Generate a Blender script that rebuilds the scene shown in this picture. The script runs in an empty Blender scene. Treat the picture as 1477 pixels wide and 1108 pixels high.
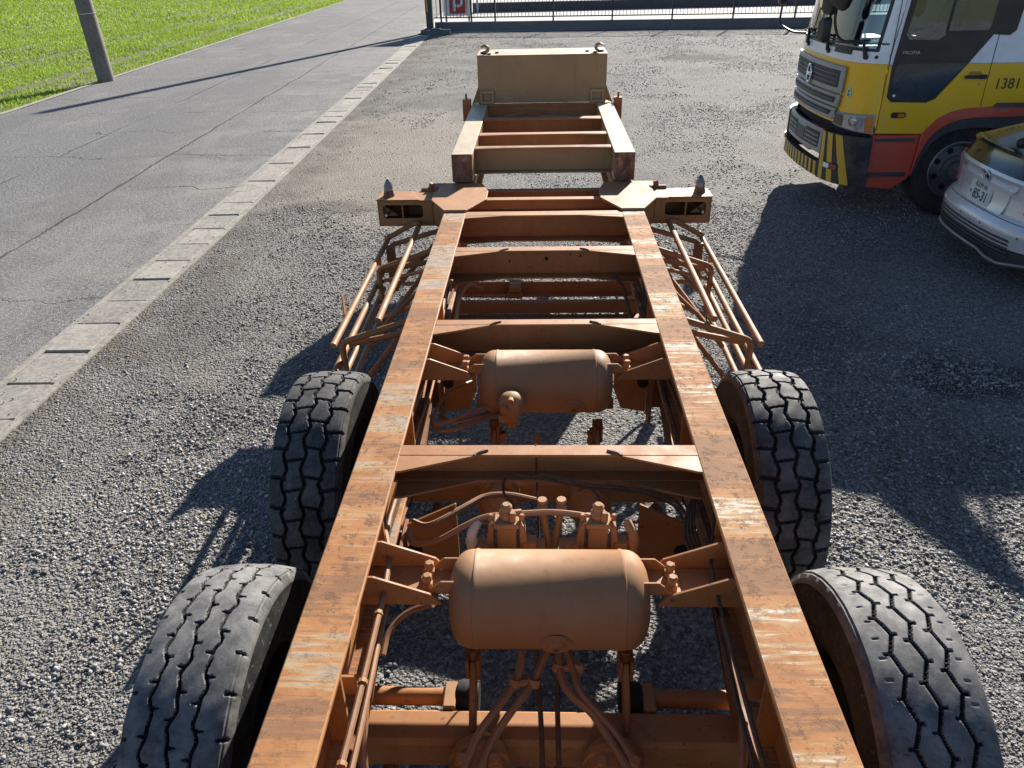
import bpy, bmesh, math, random
import numpy as np
from mathutils import Vector, Matrix
random.seed(7); RNG = np.random.default_rng(7)
SC = bpy.context.scene; COL = SC.collection

# ------------------------------------------------------------------ camera, sky, sun, exposure
PW, PH, FPX = 1477.0, 1108.0, 1109.0
CAM = np.array([-0.0248, 0.0, 2.7]); PITCH, YAW, ROLL = 0.5179, 0.0424, -0.0239
_f = np.array([-math.sin(YAW)*math.cos(PITCH), math.cos(YAW)*math.cos(PITCH), -math.sin(PITCH)])
_r0 = np.array([math.cos(YAW), math.sin(YAW), 0.0]); _u0 = np.cross(_r0, _f)
_r = _r0*math.cos(ROLL)+_u0*math.sin(ROLL); _u = -_r0*math.sin(ROLL)+_u0*math.cos(ROLL)
cd = bpy.data.cameras.new('camera'); cam = bpy.data.objects.new('camera', cd); COL.objects.link(cam)
cd.sensor_fit = 'HORIZONTAL'; cd.sensor_width = 36.0; cd.lens = FPX*36.0/PW
cd.clip_start = 0.05; cd.clip_end = 2000
cam.matrix_world = Matrix(((_r[0], _u[0], -_f[0], CAM[0]), (_r[1], _u[1], -_f[1], CAM[1]), (_r[2], _u[2], -_f[2], CAM[2]), (0, 0, 0, 1)))
SC.camera = cam
SUN_AZ, SUN_EL = math.radians(21.6), math.radians(26.0)
w = bpy.data.worlds.new('World'); SC.world = w; w.use_nodes = True
nt = w.node_tree; bg = nt.nodes['Background']
sky = nt.nodes.new('ShaderNodeTexSky'); sky.sky_type = 'NISHITA'; sky.sun_disc = False
sky.sun_elevation = SUN_EL; sky.sun_rotation = SUN_AZ; sky.dust_density = 0.3; sky.air_density = 0.9; sky.ozone_density = 3.0
nt.links.new(sky.outputs[0], bg.inputs[0]); bg.inputs[1].default_value = 0.056
sd = bpy.data.lights.new('sun', 'SUN'); sun = bpy.data.objects.new('sun', sd); COL.objects.link(sun)
sd.energy = 5.0; sd.angle = math.radians(0.5); sd.color = (1.0, 0.93, 0.83)
sun.rotation_euler = Vector((-math.sin(SUN_AZ)*math.cos(SUN_EL), -math.cos(SUN_AZ)*math.cos(SUN_EL), -math.sin(SUN_EL))).to_track_quat('-Z', 'Y').to_euler()
sun.location = (20, 50, 30)
SC.view_settings.view_transform = 'Standard'; SC.view_settings.look = 'None'
SC.view_settings.exposure = 1.16; SC.view_settings.gamma = 1.0; SC.view_settings.use_curve_mapping = False
SC.cycles.use_denoising = True
try: SC.cycles.denoiser = 'OPENIMAGEDENOISE'
except Exception: pass
SC.cycles.max_bounces = 6; SC.cycles.transparent_max_bounces = 8

def ray(px, py): return _f + _r*(px-PW/2)/FPX - _u*(py-PH/2)/FPX
def GZ(px, py, z=0.0): d = ray(px, py); return CAM + d*((z-CAM[2])/d[2])      # pixel -> point on a level z
def GY(px, py, Y): d = ray(px, py); return CAM + d*((Y-CAM[1])/d[1])          # pixel -> point on a plane across
def GX(px, py, X): d = ray(px, py); return CAM + d*((X-CAM[0])/d[0])

# ------------------------------------------------------------------ materials
MATS = {}
class NT:
    def __init__(s, name):
        s.m = bpy.data.materials.new(name); s.m.use_nodes = True; s.t = s.m.node_tree; s.n = s.t.nodes; s.b = s.n['Principled BSDF']
        MATS[name] = s.m
        tc = s.n.new('ShaderNodeTexCoord'); s.co = tc.outputs['Object']
        g = s.n.new('ShaderNodeNewGeometry'); s.pos = g.outputs['Position']
    def link(s, a, b): s.t.links.new(a, b)
    def set(s, inp, v):
        if hasattr(v, 'is_linked'): s.link(v, inp)
        else: inp.default_value = v
    def mapping(s, scale=(1, 1, 1), co=None, rot=(0, 0, 0), loc=(0, 0, 0)):
        m = s.n.new('ShaderNodeMapping'); s.link(co or s.pos, m.inputs[0]); m.inputs['Scale'].default_value = scale
        m.inputs['Rotation'].default_value = rot; m.inputs['Location'].default_value = loc; return m.outputs[0]
    def noise(s, scale, detail=4, rough=0.55, co=None, dist=0.0):
        x = s.n.new('ShaderNodeTexNoise'); s.link(co or s.pos, x.inputs['Vector']); x.inputs['Scale'].default_value = scale
        x.inputs['Detail'].default_value = detail; x.inputs['Roughness'].default_value = rough; x.inputs['Distortion'].default_value = dist
        return x.outputs['Fac']
    def voronoi(s, scale, out='Color', co=None, feature='F1'):
        x = s.n.new('ShaderNodeTexVoronoi'); x.feature = feature; s.link(co or s.pos, x.inputs['Vector']); x.inputs['Scale'].default_value = scale
        return x.outputs[out]
    def ramp(s, fac, stops):
        x = s.n.new('ShaderNodeValToRGB'); s.link(fac, x.inputs[0]); e = x.color_ramp.elements
        while len(e) < len(stops): e.new(0.5)
        for i, (p, c) in enumerate(stops):
            e[i].position = p; e[i].color = (*c, 1) if isinstance(c, (tuple, list)) else (c, c, c, 1)
        return x.outputs[0]
    def mix(s, fac, a, b, mode='MIX'):
        x = s.n.new('ShaderNodeMix'); x.data_type = 'RGBA'; x.blend_type = mode
        s.set(x.inputs[0], fac)
        for i, v in ((6, a), (7, b)):
            if isinstance(v, (tuple, list)): v = (*v[:3], 1)
            s.set(x.inputs[i], v)
        return x.outputs[2]
    def math(s, op, a, b=0.0, c=None):
        x = s.n.new('ShaderNodeMath'); x.operation = op; s.set(x.inputs[0], a); s.set(x.inputs[1], b)
        if c is not None: s.set(x.inputs[2], c)
        return x.outputs[0]
    def sep(s, co=None):
        x = s.n.new('ShaderNodeSeparateXYZ'); s.link(co or s.pos, x.inputs[0]); return x.outputs
    def attr(s, name, out='Color'):
        x = s.n.new('ShaderNodeAttribute'); x.attribute_name = name; return x.outputs[out]
    def bump(s, h, strength=0.3, dist=0.01, prev=None):
        x = s.n.new('ShaderNodeBump'); x.inputs['Strength'].default_value = strength; x.inputs['Distance'].default_value = dist
        s.link(h, x.inputs['Height'])
        if prev: s.link(prev, x.inputs['Normal'])
        s.link(x.outputs[0], s.b.inputs['Normal']); return x.outputs[0]
    def done(s, color=None, rough=0.6, metal=0.0, **kw):
        if color is not None:
            if isinstance(color, (tuple, list)): color = (*color[:3], 1)
            s.set(s.b.inputs['Base Color'], color)
        s.set(s.b.inputs['Roughness'], rough); s.set(s.b.inputs['Metallic'], metal)
        for k, v in kw.items():
            s.set(s.b.inputs[k.replace('_', ' ')], v)
        return s.m

def plain(name, col, rough=0.5, metal=0.0, var=0.12, scale=6.0, bump=0.0, **kw):
    k = NT(name); f = k.noise(scale, 5, 0.6)
    c = k.ramp(f, [(0.3, tuple(x*(1-var) for x in col)), (0.7, tuple(min(1, x*(1+var)) for x in col))])
    if bump: k.bump(k.noise(scale*12, 3), bump, 0.004)
    r = k.ramp(k.noise(scale*2.3, 4), [(0.3, max(0, rough-0.08)), (0.7, min(1, rough+0.1))])
    return k.done(c, r, metal, **kw)

def trailer_paint(name, col, dust=(0.62, 0.46, 0.30), rough=0.48, chips=0.62, dusty=0.5):
    k = NT(name)
    big = k.noise(2.2, 5, 0.6); c = k.ramp(big, [(0.3, tuple(x*0.84 for x in col)), (0.72, tuple(x*1.1 for x in col))])
    d = k.ramp(k.noise(7.0, 6, 0.65), [(0.45, 0.0), (0.85, dusty)]); c = k.mix(d, c, dust)
    runs = k.ramp(k.noise(1.0, 4, 0.6, k.mapping((26, 26, 2.2))), [(0.55, 0.0), (0.8, 0.45)]); c = k.mix(runs, c, tuple(x*0.55 for x in col))
    ch = k.ramp(k.noise(38.0, 4, 0.7), [(chips, 0.0), (chips+0.035, 0.8)]); c = k.mix(ch, c, (0.13, 0.055, 0.028))
    k.bump(k.noise(22.0, 5, 0.6), 0.12, 0.006)
    return k.done(c, k.ramp(k.noise(9, 4), [(0.3, rough-0.1), (0.75, rough+0.15)]), 0.0)

OR = trailer_paint('orange_paint', (0.35, 0.146, 0.046), (0.43, 0.265, 0.125), 0.6)
TAN = trailer_paint('tan_paint', (0.36, 0.212, 0.105), (0.46, 0.33, 0.20), 0.42, 0.68, 0.35)
TANTOP = trailer_paint('sunlit_tan_paint', (0.54, 0.43, 0.28), (0.64, 0.55, 0.41), 0.45, 0.66, 0.5)  # sun glare on up-facing tan faces, put into a paler colour
TANKM = trailer_paint('tank_paint', (0.35, 0.176, 0.075), (0.43, 0.285, 0.16), 0.66, 0.74, 0.25)
DKOR = trailer_paint('dark_orange_paint', (0.22, 0.085, 0.026), (0.24, 0.15, 0.09), 0.6, 0.6, 0.5)  # darker orange for lower and inner parts

def rail_top_material():
    k = NT('worn_rail_paint')
    base = k.ramp(k.noise(4.5, 7, 0.7), [(0.30, (0.28, 0.125, 0.05)), (0.5, (0.385, 0.177, 0.071)), (0.72, (0.45, 0.25, 0.12))])
    # transverse scuff bands left by containers: stretched across the flange
    band = k.noise(1.0, 3, 0.55, k.mapping((0.7, 4.6, 1.0)), 0.15)
    fine = k.noise(1.0, 6, 0.65, k.mapping((5.0, 60.0, 1.0)), 0.5)
    bmix = k.math('ADD', k.math('MULTIPLY', band, 0.62), k.math('MULTIPLY', fine, 0.38))
    dirt = k.ramp(bmix, [(0.43, 0.95), (0.475, 0.0)])
    c = k.mix(k.math('MULTIPLY', dirt, 0.8), base, (0.21, 0.115, 0.066))
    yel = k.ramp(bmix, [(0.515, 0.0), (0.54, 0.85)]); c = k.mix(yel, c, (0.40, 0.27, 0.145))
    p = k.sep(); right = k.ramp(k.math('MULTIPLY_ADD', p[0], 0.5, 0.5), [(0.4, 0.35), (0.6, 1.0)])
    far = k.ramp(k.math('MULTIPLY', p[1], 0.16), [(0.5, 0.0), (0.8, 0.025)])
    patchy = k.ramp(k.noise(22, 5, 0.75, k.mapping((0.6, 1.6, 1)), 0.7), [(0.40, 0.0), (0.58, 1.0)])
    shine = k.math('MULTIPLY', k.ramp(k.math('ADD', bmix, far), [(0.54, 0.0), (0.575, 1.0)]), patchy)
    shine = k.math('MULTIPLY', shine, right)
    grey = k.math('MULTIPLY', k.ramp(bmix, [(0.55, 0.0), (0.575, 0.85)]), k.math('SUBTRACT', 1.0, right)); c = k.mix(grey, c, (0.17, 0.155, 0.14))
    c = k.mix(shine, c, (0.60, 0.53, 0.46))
    fl = k.ramp(k.noise(24.0, 8, 0.8, None, 0.15), [(0.53, 0.0), (0.575, 0.8)])
    pm = k.ramp(k.noise(3.2, 4, 0.6), [(0.36, 0.1), (0.52, 1.0)]); fl = k.math('MULTIPLY', fl, pm)
    c = k.mix(fl, c, (0.15, 0.085, 0.055))
    h = k.math('SUBTRACT', k.math('MULTIPLY', k.noise(45, 4), 0.4), fl)
    k.bump(h, 0.4, 0.004)
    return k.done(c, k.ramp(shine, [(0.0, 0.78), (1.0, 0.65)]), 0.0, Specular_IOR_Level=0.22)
RAIL = rail_top_material()
def rusty_end_material():
    k = NT('bare_rusty_steel')
    n = k.noise(16.0, 8, 0.78, k.mapping((1, 1, 0.55)), 0.5)
    c = k.ramp(n, [(0.34, (0.035, 0.02, 0.015)), (0.46, (0.11, 0.055, 0.035)), (0.55, (0.20, 0.10, 0.065)), (0.62, (0.32, 0.20, 0.14)), (0.74, (0.5, 0.4, 0.32))])
    k.bump(n, 0.5, 0.006); return k.done(c, 0.6, 0.1)
RUSTY = rusty_end_material()

def rubber(name, v=0.035, dust=0.13):
    k = NT(name)
    d = k.ramp(k.noise(9.0, 8, 0.78), [(0.40, 0.0), (0.62, 0.8)]); c = k.mix(d, (v, v, v*1.03), (dust, dust*0.97, dust*0.93))
    s = k.ramp(k.noise(60, 4, 0.7), [(0.6, 0.0), (0.68, 0.5)]); c = k.mix(s, c, (0.24, 0.235, 0.225))
    k.bump(k.noise(160, 3), 0.16, 0.002)
    return k.done(c, k.ramp(k.noise(14, 4), [(0.3, 0.62), (0.7, 0.85)]), 0.0, Specular_IOR_Level=0.15 if v < 0.02 else 0.4)
RUB = rubber('tyre_rubber'); RUBW = rubber('worn_dusty_tyre_rubber', 0.075, 0.24); RUBT = rubber('truck_tyre_rubber', 0.022, 0.06); RUBS = rubber('sidewall_and_groove_shade_rubber', 0.018, 0.045)
HOSE = trailer_paint('overpainted_hose', (0.27, 0.13, 0.06), (0.40, 0.28, 0.18), 0.5, 0.75, 0.4)
CABLE = plain('dusty_brown_cable', (0.085, 0.05, 0.028), 0.9, 0, 0.4, 20)
CHROME = plain('chrome', (0.72, 0.74, 0.76), 0.16, 1.0, 0.05)
STEEL = plain('bare_steel', (0.42, 0.42, 0.43), 0.35, 0.9, 0.2, 15)
BLK = plain('black_plastic', (0.016, 0.016, 0.018), 0.42, 0, 0.25, 12)
DGREY = plain('dark_grey_plastic', (0.07, 0.072, 0.078), 0.5, 0, 0.2)
BLACKM = plain('flat_black_undercarriage', (0.012, 0.012, 0.013), 0.8, 0, 0.3)

OIL = ((4.3, 22.4, 1.3, 0.8, 0.75), (7.0, 19.2, 1.2, 0.5, 0.5), (2.93, 4.8, 0.5, 0.45, 0.7), (-2.6, 9.0, 0.8, 0.35, 0.45))
def gravel_material(name, stones=True):
    k = NT(name)
    big = k.noise(0.42, 5, 0.6); mid = k.noise(2.4, 5, 0.6)
    cell = k.n.new('ShaderNodeRGBToBW'); k.link(k.voronoi(48.0), cell.inputs[0])
    cell2 = k.n.new('ShaderNodeRGBToBW'); k.link(k.voronoi(95.0), cell2.inputs[0])
    g = k.ramp(cell.outputs[0], [(0.15, (0.11, 0.106, 0.10)), (0.5, (0.20, 0.193, 0.182)), (0.85, (0.36, 0.35, 0.33))])
    g2 = k.ramp(cell2.outputs[0], [(0.15, (0.10, 0.096, 0.09)), (0.55, (0.19, 0.183, 0.172)), (0.9, (0.34, 0.33, 0.31))])
    c = k.mix(k.ramp(mid, [(0.42, 0.0), (0.58, 1.0)]), g, g2)
    # packed beige dust in the wheel tracks and along the road
    p = k.sep(); 
    track = k.noise(1.0, 7, 0.7, k.mapping((0.5, 0.22, 1.0)), 0.0)
    ex = k.math('MULTIPLY', k.math('SUBTRACT', p[0], -2.2), k.math('SUBTRACT', p[0], -2.2))
    ey = k.math('MULTIPLY', k.math('SUBTRACT', p[1], 11.5), k.math('SUBTRACT', p[1], 11.5))
    bl = k.math('SUBTRACT', 0.36, k.math('ADD', k.math('MULTIPLY', ex, 0.075), k.math('MULTIPLY', ey, 0.022)))
    bl = k.math('MAXIMUM', bl, -0.06)
    near = k.ramp(k.math('MULTIPLY_ADD', p[0], -0.25, 0.1), [(0.2, 0.0), (0.55, 0.06)])
    dm = k.ramp(k.math('ADD', k.math('ADD', track, bl), near), [(0.57, 0.0), (0.74, 0.85)])
    dm = k.math('MULTIPLY', dm, k.ramp(k.noise(26, 5, 0.7), [(0.32, 0.35), (0.62, 1.0)]))
    c = k.mix(dm, c, (0.31, 0.272, 0.222))
    sp = k.noise(34.0, 8, 0.82); c = k.mix(0.55, c, k.ramp(sp, [(0.43, (0.04, 0.04, 0.04)), (0.5, (0.17, 0.168, 0.165)), (0.57, (0.42, 0.415, 0.40))]))
    dk = k.ramp(k.noise(0.6, 5, 0.62, None, 0.6), [(0.50, 0.0), (0.68, 0.62)]); c = k.mix(dk, c, (0.075, 0.072, 0.07)); c = k.mix(k.math('MULTIPLY', dm, 0.75), c, (0.32, 0.28, 0.225))
    lf = k.math('MULTIPLY', k.ramp(k.math('MULTIPLY_ADD', p[0], -0.25, 0.0), [(0.2, 0.0), (0.6, 0.5)]), k.ramp(k.noise(3.5, 6, 0.7), [(0.35, 0.3), (0.6, 1.0)])); c = k.mix(lf, c, (0.225, 0.203, 0.172))
    kb = k.math('MULTIPLY', k.ramp(k.math('MULTIPLY_ADD', p[0], -1.0, -2.75), [(0.05, 0.0), (0.45, 0.7)]), k.ramp(k.noise(1.8, 6, 0.7), [(0.4, 0.0), (0.6, 1.0)])); c = k.mix(kb, c, (0.10, 0.086, 0.07))
    for cx, cy, rx, ry, st in OIL:
        e = k.math('ADD', k.math('POWER', k.math('DIVIDE', k.math('SUBTRACT', p[0], cx), rx), 2.0), k.math('POWER', k.math('DIVIDE', k.math('SUBTRACT', p[1], cy), ry), 2.0))
        e = k.math('ADD', e, k.math('MULTIPLY', k.math('SUBTRACT', k.noise(2.2, 6, 0.7), 0.5), 3.0)); c = k.mix(k.ramp(e, [(0.3, st), (0.95, 0.0)]), c, (0.022, 0.02, 0.018))
    d1 = k.voronoi(48.0, 'Distance'); d2 = k.voronoi(95.0, 'Distance')
    h = k.math('ADD', k.math('MULTIPLY', d1, -1.0), k.math('MULTIPLY', d2, -0.5))
    h = k.math('MULTIPLY', h, k.math('SUBTRACT', 1.0, k.math('MULTIPLY', dm, 0.75)))
    gr = k.noise(30.0, 8, 0.8); b1 = k.bump(h, 0.9, 0.022); k.bump(gr, 0.35, 0.012, b1)
    return k.done(c, 0.9, 0.0, Specular_IOR_Level=0.25)
GRAVEL = gravel_material('gravel')
def stone_material():
    k = NT('crushed_stone'); a = k.attr('tint')
    c = k.mix(k.ramp(k.noise(120, 3), [(0.3, 0.0), (0.7, 0.35)]), a, (0.19, 0.182, 0.168))
    return k.done(c, 0.78, 0.0, Specular_IOR_Level=0.35)
STONE = stone_material()

def asphalt_material():
    k = NT('aged_asphalt'); p = k.sep()
    big = k.noise(0.5, 5, 0.6); c = k.ramp(big, [(0.3, (0.11, 0.11, 0.113)), (0.7, (0.21, 0.207, 0.203))])
    lane = k.noise(1.0, 5, 0.6, k.mapping((0.9, 0.07, 1.0))); c = k.mix(k.ramp(lane, [(0.45, 0.0), (0.75, 0.55)]), c, (0.26, 0.256, 0.248))
    ag = k.n.new('ShaderNodeRGBToBW'); k.link(k.voronoi(120.0), ag.inputs[0])
    gm = k.noise(28.0, 8, 0.8); c = k.mix(0.75, c, k.ramp(gm, [(0.43, (0.04, 0.04, 0.042)), (0.5, (0.16, 0.16, 0.16)), (0.57, (0.36, 0.355, 0.345))]))
    pt = k.ramp(k.noise(0.28, 3, 0.5, k.mapping((1.4, 0.6, 1), None, (0, 0, 0), (4, 2, 0))), [(0.5, 0.0), (0.53, 0.35)]); c = k.mix(pt, c, (0.10, 0.10, 0.103))
    c = k.mix(0.35, c, k.ramp(ag.outputs[0], [(0.1, (0.05, 0.05, 0.052)), (0.5, (0.16, 0.16, 0.16)), (0.9, (0.36, 0.355, 0.345))]))
    # dust near the gutter
    dn = k.math('ADD', k.math('MULTIPLY', p[0], 0.14), 1.12); dd = k.math('MULTIPLY', k.ramp(k.noise(1.3, 6, 0.65, None, 0.6), [(0.42, 0.0), (0.75, 0.8)]), k.ramp(dn, [(0.15, 0.0), (0.6, 1.0)]))
    c = k.mix(dd, c, (0.34, 0.31, 0.27)); d3 = k.math('MULTIPLY', k.ramp(k.noise(0.8, 7, 0.75, k.mapping((1, 0.6, 1), None, (0, 0, 0), (9, 1, 0))), [(0.52, 0.0), (0.66, 0.6)]), 0.8); c = k.mix(d3, c, (0.30, 0.285, 0.262))
    wob = k.math('MULTIPLY', k.math('SUBTRACT', k.noise(0.9, 6, 0.7), 0.5), 0.22)
    def crack(x0, slope, width, gate=None):
        xx = k.math('ADD', k.math('MULTIPLY_ADD', p[1], -slope, p[0]), wob)
        d = k.math('ABSOLUTE', k.math('SUBTRACT', xx, x0)); m = k.ramp(k.math('DIVIDE', d, width), [(0.35, 1.0), (1.0, 0.0)])
        if gate is not None: m = k.math('MULTIPLY', m, gate)
        return m
    g1 = k.ramp(k.noise(0.35, 4, 0.6), [(0.34, 0.25), (0.5, 1.0)])
    m = crack(-5.42, -0.026, 0.030, g1)
    g2 = k.ramp(k.noise(0.3, 4, 0.6, k.mapping((1, 1, 1), None, (0, 0, 0), (7, 3, 0))), [(0.38, 0.0), (0.5, 1.0)])
    m = k.math('MAXIMUM', m, crack(-7.25, -0.02, 0.026, g2))
    wy = k.math('MULTIPLY', k.math('SUBTRACT', k.noise(0.8, 6, 0.7, k.mapping((1, 1, 1), None, (0, 0, 0), (3, 9, 0))), 0.5), 1.1)
    fy = k.math('ABSOLUTE', k.math('SUBTRACT', k.math('FRACT', k.math('MULTIPLY', k.math('ADD', p[1], wy), 0.55)), 0.5))
    tg = k.ramp(k.noise(0.4, 4, 0.6, k.mapping((1, 1.6, 1), None, (0, 0, 0), (1, 5, 0))), [(0.42, 0.0), (0.54, 0.9)])
    m = k.math('MAXIMUM', m, k.math('MULTIPLY', k.ramp(fy, [(0.004, 1.0), (0.011, 0.0)]), tg))
    c = k.mix(k.math('MULTIPLY', m, 0.85), c, (0.035, 0.034, 0.034))
    h = k.math('SUBTRACT', k.math('MULTIPLY', k.voronoi(120.0, 'Distance'), -0.4), m)
    k.bump(k.math('ADD', h, k.math('MULTIPLY', gm, 1.6)), 0.9, 0.014); return k.done(c, 0.85, 0.0, Specular_IOR_Level=0.3)
ASPH = asphalt_material()
def concrete(name, col, sc=3.0, stain=0.5):
    k = NT(name); c = k.ramp(k.noise(sc, 6, 0.65), [(0.3, tuple(x*0.75 for x in col)), (0.7, tuple(x*1.15 for x in col))])
    s = k.ramp(k.noise(sc*0.6, 6, 0.7, None, 1.0), [(0.5, 0.0), (0.75, stain)]); c = k.mix(s, c, tuple(x*0.45 for x in col))
    f = k.ramp(k.noise(90, 4, 0.7), [(0.55, 0.0), (0.7, 0.5)]); c = k.mix(f, c, tuple(x*0.5 for x in col))
    oi = k.n.new('ShaderNodeObjectInfo'); c = k.mix(1.0, c, k.ramp(oi.outputs['Random'], [(0.0, 0.72), (1.0, 1.15)]), 'MULTIPLY')
    gg = k.noise(22, 8, 0.8); c = k.mix(0.35, c, k.ramp(gg, [(0.43, tuple(x*0.35 for x in col)), (0.57, tuple(x*1.4 for x in col))]))
    k.bump(gg, 0.5, 0.008); return k.done(c, 0.88)
CONC = concrete('weathered_concrete', (0.31, 0.29, 0.255), 4.0, 0.8); CONCD = concrete('dark_grey_concrete', (0.17, 0.175, 0.18), 2.0, 0.6)  # the second concrete is a darker, bluer grey
CONCL = concrete('pale_yard_concrete', (0.42, 0.41, 0.39), 0.6, 0.2); POLEC = concrete('pole_concrete', (0.20, 0.18, 0.155), 2.0, 0.35)
k = NT('field_soil'); SOIL = k.done(k.ramp(k.noise(4, 6), [(0.3, (0.07, 0.085, 0.03)), (0.7, (0.13, 0.14, 0.06))]), 0.95)
k = NT('young_wheat'); _t = k.attr('tint'); GRASS = k.done(_t, 0.5, 0.0, Specular_IOR_Level=0.35, Transmission_Weight=0.0)
_tr = k.n.new('ShaderNodeBsdfTranslucent'); k.link(_t, _tr.inputs[0]); _mx = k.n.new('ShaderNodeMixShader'); _mx.inputs[0].default_value = 0.45
k.link(k.b.outputs[0], _mx.inputs[1]); k.link(_tr.outputs[0], _mx.inputs[2]); k.link(_mx.outputs[0], k.n['Material Output'].inputs[0])

# ------------------------------------------------------------------ mesh helpers
class MB:
    def __init__(s): s.v = []; s.f = []; s.mi = []; s.cur = 0
    def add(s, vs, fs):
        o = len(s.v); s.v += [tuple(float(c) for c in q) for q in vs]
        for f in fs: s.f.append([o+i for i in f]); s.mi.append(s.cur)
        return s
    def box(s, x0, x1, y0, y1, z0, z1):
        x0, x1 = sorted((x0, x1)); y0, y1 = sorted((y0, y1)); z0, z1 = sorted((z0, z1))
        return s.add([(x0, y0, z0), (x1, y0, z0), (x1, y1, z0), (x0, y1, z0), (x0, y0, z1), (x1, y0, z1), (x1, y1, z1), (x0, y1, z1)],
              [(0, 3, 2, 1), (4, 5, 6, 7), (0, 1, 5, 4), (1, 2, 6, 5), (2, 3, 7, 6), (3, 0, 4, 7)])
    def bar(s, p0, p1, wd, ht, up=(0, 0, 1)):
        p0, p1 = Vector(p0), Vector(p1); d = (p1-p0).normalized(); u = Vector(up); a = d.cross(u)
        if a.length < 1e-4: a = d.cross(Vector((1, 0, 0)))
        a.normalize(); u = a.cross(d).normalized(); a = a*wd/2; u = u*ht/2
        vs = [p+i*a+j*u for p in (p0, p1) for i, j in ((-1, -1), (1, -1), (1, 1), (-1, 1))]
        return s.add(vs, [(3, 2, 1, 0), (4, 5, 6, 7), (0, 1, 5, 4), (1, 2, 6, 5), (2, 3, 7, 6), (3, 0, 4, 7)])
    def prism(s, pts, axis, a, b):
        # polygon in the plane normal to axis, extruded from a to b
        def P(q, t): return {'x': (t, q[0], q[1]), 'y': (q[0], t, q[1]), 'z': (q[0], q[1], t)}[axis]
        ar = sum(pts[i][0]*pts[(i+1) % len(pts)][1]-pts[(i+1) % len(pts)][0]*pts[i][1] for i in range(len(pts)))
        if ar < 0: pts = pts[::-1]
        n = len(pts); a, b = sorted((a, b)); vs = [P(q, a) for q in pts]+[P(q, b) for q in pts]
        fs = [list(range(n))[::-1], list(range(n, 2*n))]+[(i, (i+1) % n, n+(i+1) % n, n+i) for i in range(n)]
        if axis == 'y': fs = [list(f)[::-1] for f in fs]
        return s.add(vs, fs)
    def tube(s, path, r, n=8, caps=True):
        P = [Vector(p) for p in path]; m = len(P); rs = r if isinstance(r, (list, tuple)) else [r]*m
        rings = []; prev = None
        for i in range(m):
            d = (P[min(i+1, m-1)]-P[max(i-1, 0)]).normalized()
            if prev is None:
                a = d.cross(Vector((0, 0, 1)))
                if a.length < 1e-3: a = d.cross(Vector((1, 0, 0)))
            else: a = prev-d*prev.dot(d)
            a.normalize(); prev = a; b = d.cross(a)
            rings.append([P[i]+(a*math.cos(t)+b*math.sin(t))*rs[i] for t in (2*math.pi*j/n for j in range(n))])
        vs = [q for R in rings for q in R]; fs = []
        for i in range(m-1):
            for j in range(n): fs.append((i*n+j, i*n+(j+1) % n, (i+1)*n+(j+1) % n, (i+1)*n+j))
        if caps: fs += [list(range(n))[::-1], list(range((m-1)*n, m*n))]
        fs = [list(f)[::-1] for f in fs]
        return s.add(vs, fs)
    def lathe(s, prof, o, d, n=24, caps=True):
        # prof: (radius, distance along d)
        o, d = Vector(o), Vector(d).normalized(); a = d.cross(Vector((0, 0, 1)))
        if a.length < 1e-3: a = d.cross(Vector((1, 0, 0)))
        a.normalize(); b = d.cross(a); vs = []; fs = []
        for r, h in prof:
            for j in range(n):
                t = 2*math.pi*j/n; vs.append(o+d*h+(a*math.cos(t)+b*math.sin(t))*max(r, 1e-4))
        m = len(prof)
        for i in range(m-1):
            for j in range(n): fs.append((i*n+j, i*n+(j+1) % n, (i+1)*n+(j+1) % n, (i+1)*n+j))
        if caps: fs += [list(range(n))[::-1], list(range((m-1)*n, m*n))]
        return s.add(vs, fs)
    def grid(s, P, nu, nv, flip=False):
        vs = [P(i, j) for i in range(nu+1) for j in range(nv+1)]; W = nv+1
        fs = [(i*W+j, (i+1)*W+j, (i+1)*W+j+1, i*W+j+1) for i in range(nu) for j in range(nv)]
        if flip: fs = [f[::-1] for f in fs]
        return s.add(vs, fs)
    def obj(s, name, mat, parent=None, bevel=0.0, smooth=False, angle=35, loc=None, top=None):
        me = bpy.data.meshes.new(name); me.from_pydata(s.v, [], s.f); me.update()
        mats = mat if isinstance(mat, (list, tuple)) else [mat]
        for m in mats: me.materials.append(m)
        if any(s.mi): me.polygons.foreach_set('material_index', s.mi)
        bm = bmesh.new(); bm.from_mesh(me)
        bmesh.ops.recalc_face_normals(bm, faces=bm.faces)
        if bevel:
            es = [e for e in bm.edges if len(e.link_faces) == 2 and e.calc_face_angle(0) > 0.5]
            bmesh.ops.bevel(bm, geom=es, offset=bevel, segments=1, affect='EDGES', profile=0.5, clamp_overlap=True)
        if top is not None:      # a second material on faces that look up
            for f in bm.faces:
                if f.normal.z > 0.8: f.material_index = top
        bm.to_mesh(me); bm.free()
        if smooth:
            me.polygons.foreach_set('use_smooth', [True]*len(me.polygons)); me.set_sharp_from_angle(angle=math.radians(angle))
        o = bpy.data.objects.new(name, me); COL.objects.link(o)
        if loc is not None: o.location = loc
        if parent is not None: attach(o, parent)
        return o
ROOTLOC = {}
def attach(o, parent):
    o.parent = parent
    L = ROOTLOC.get(parent.name)
    if L is not None: o.matrix_parent_inverse = Matrix.Translation(-Vector(L))
def thing(name, label, cat, loc=(0, 0, 0), group=None):
    o = bpy.data.objects.new(name, None); COL.objects.link(o); o.location = loc; o.empty_display_size = 0.3
    ROOTLOC[o.name] = loc; tag(o, label, cat, group); return o
def tag(o, label, cat, group=None):
    o['label'] = label; o['category'] = cat
    if group: o['group'] = group
    return o
def struct(o, kind='structure'): o['kind'] = kind; return o
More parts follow.
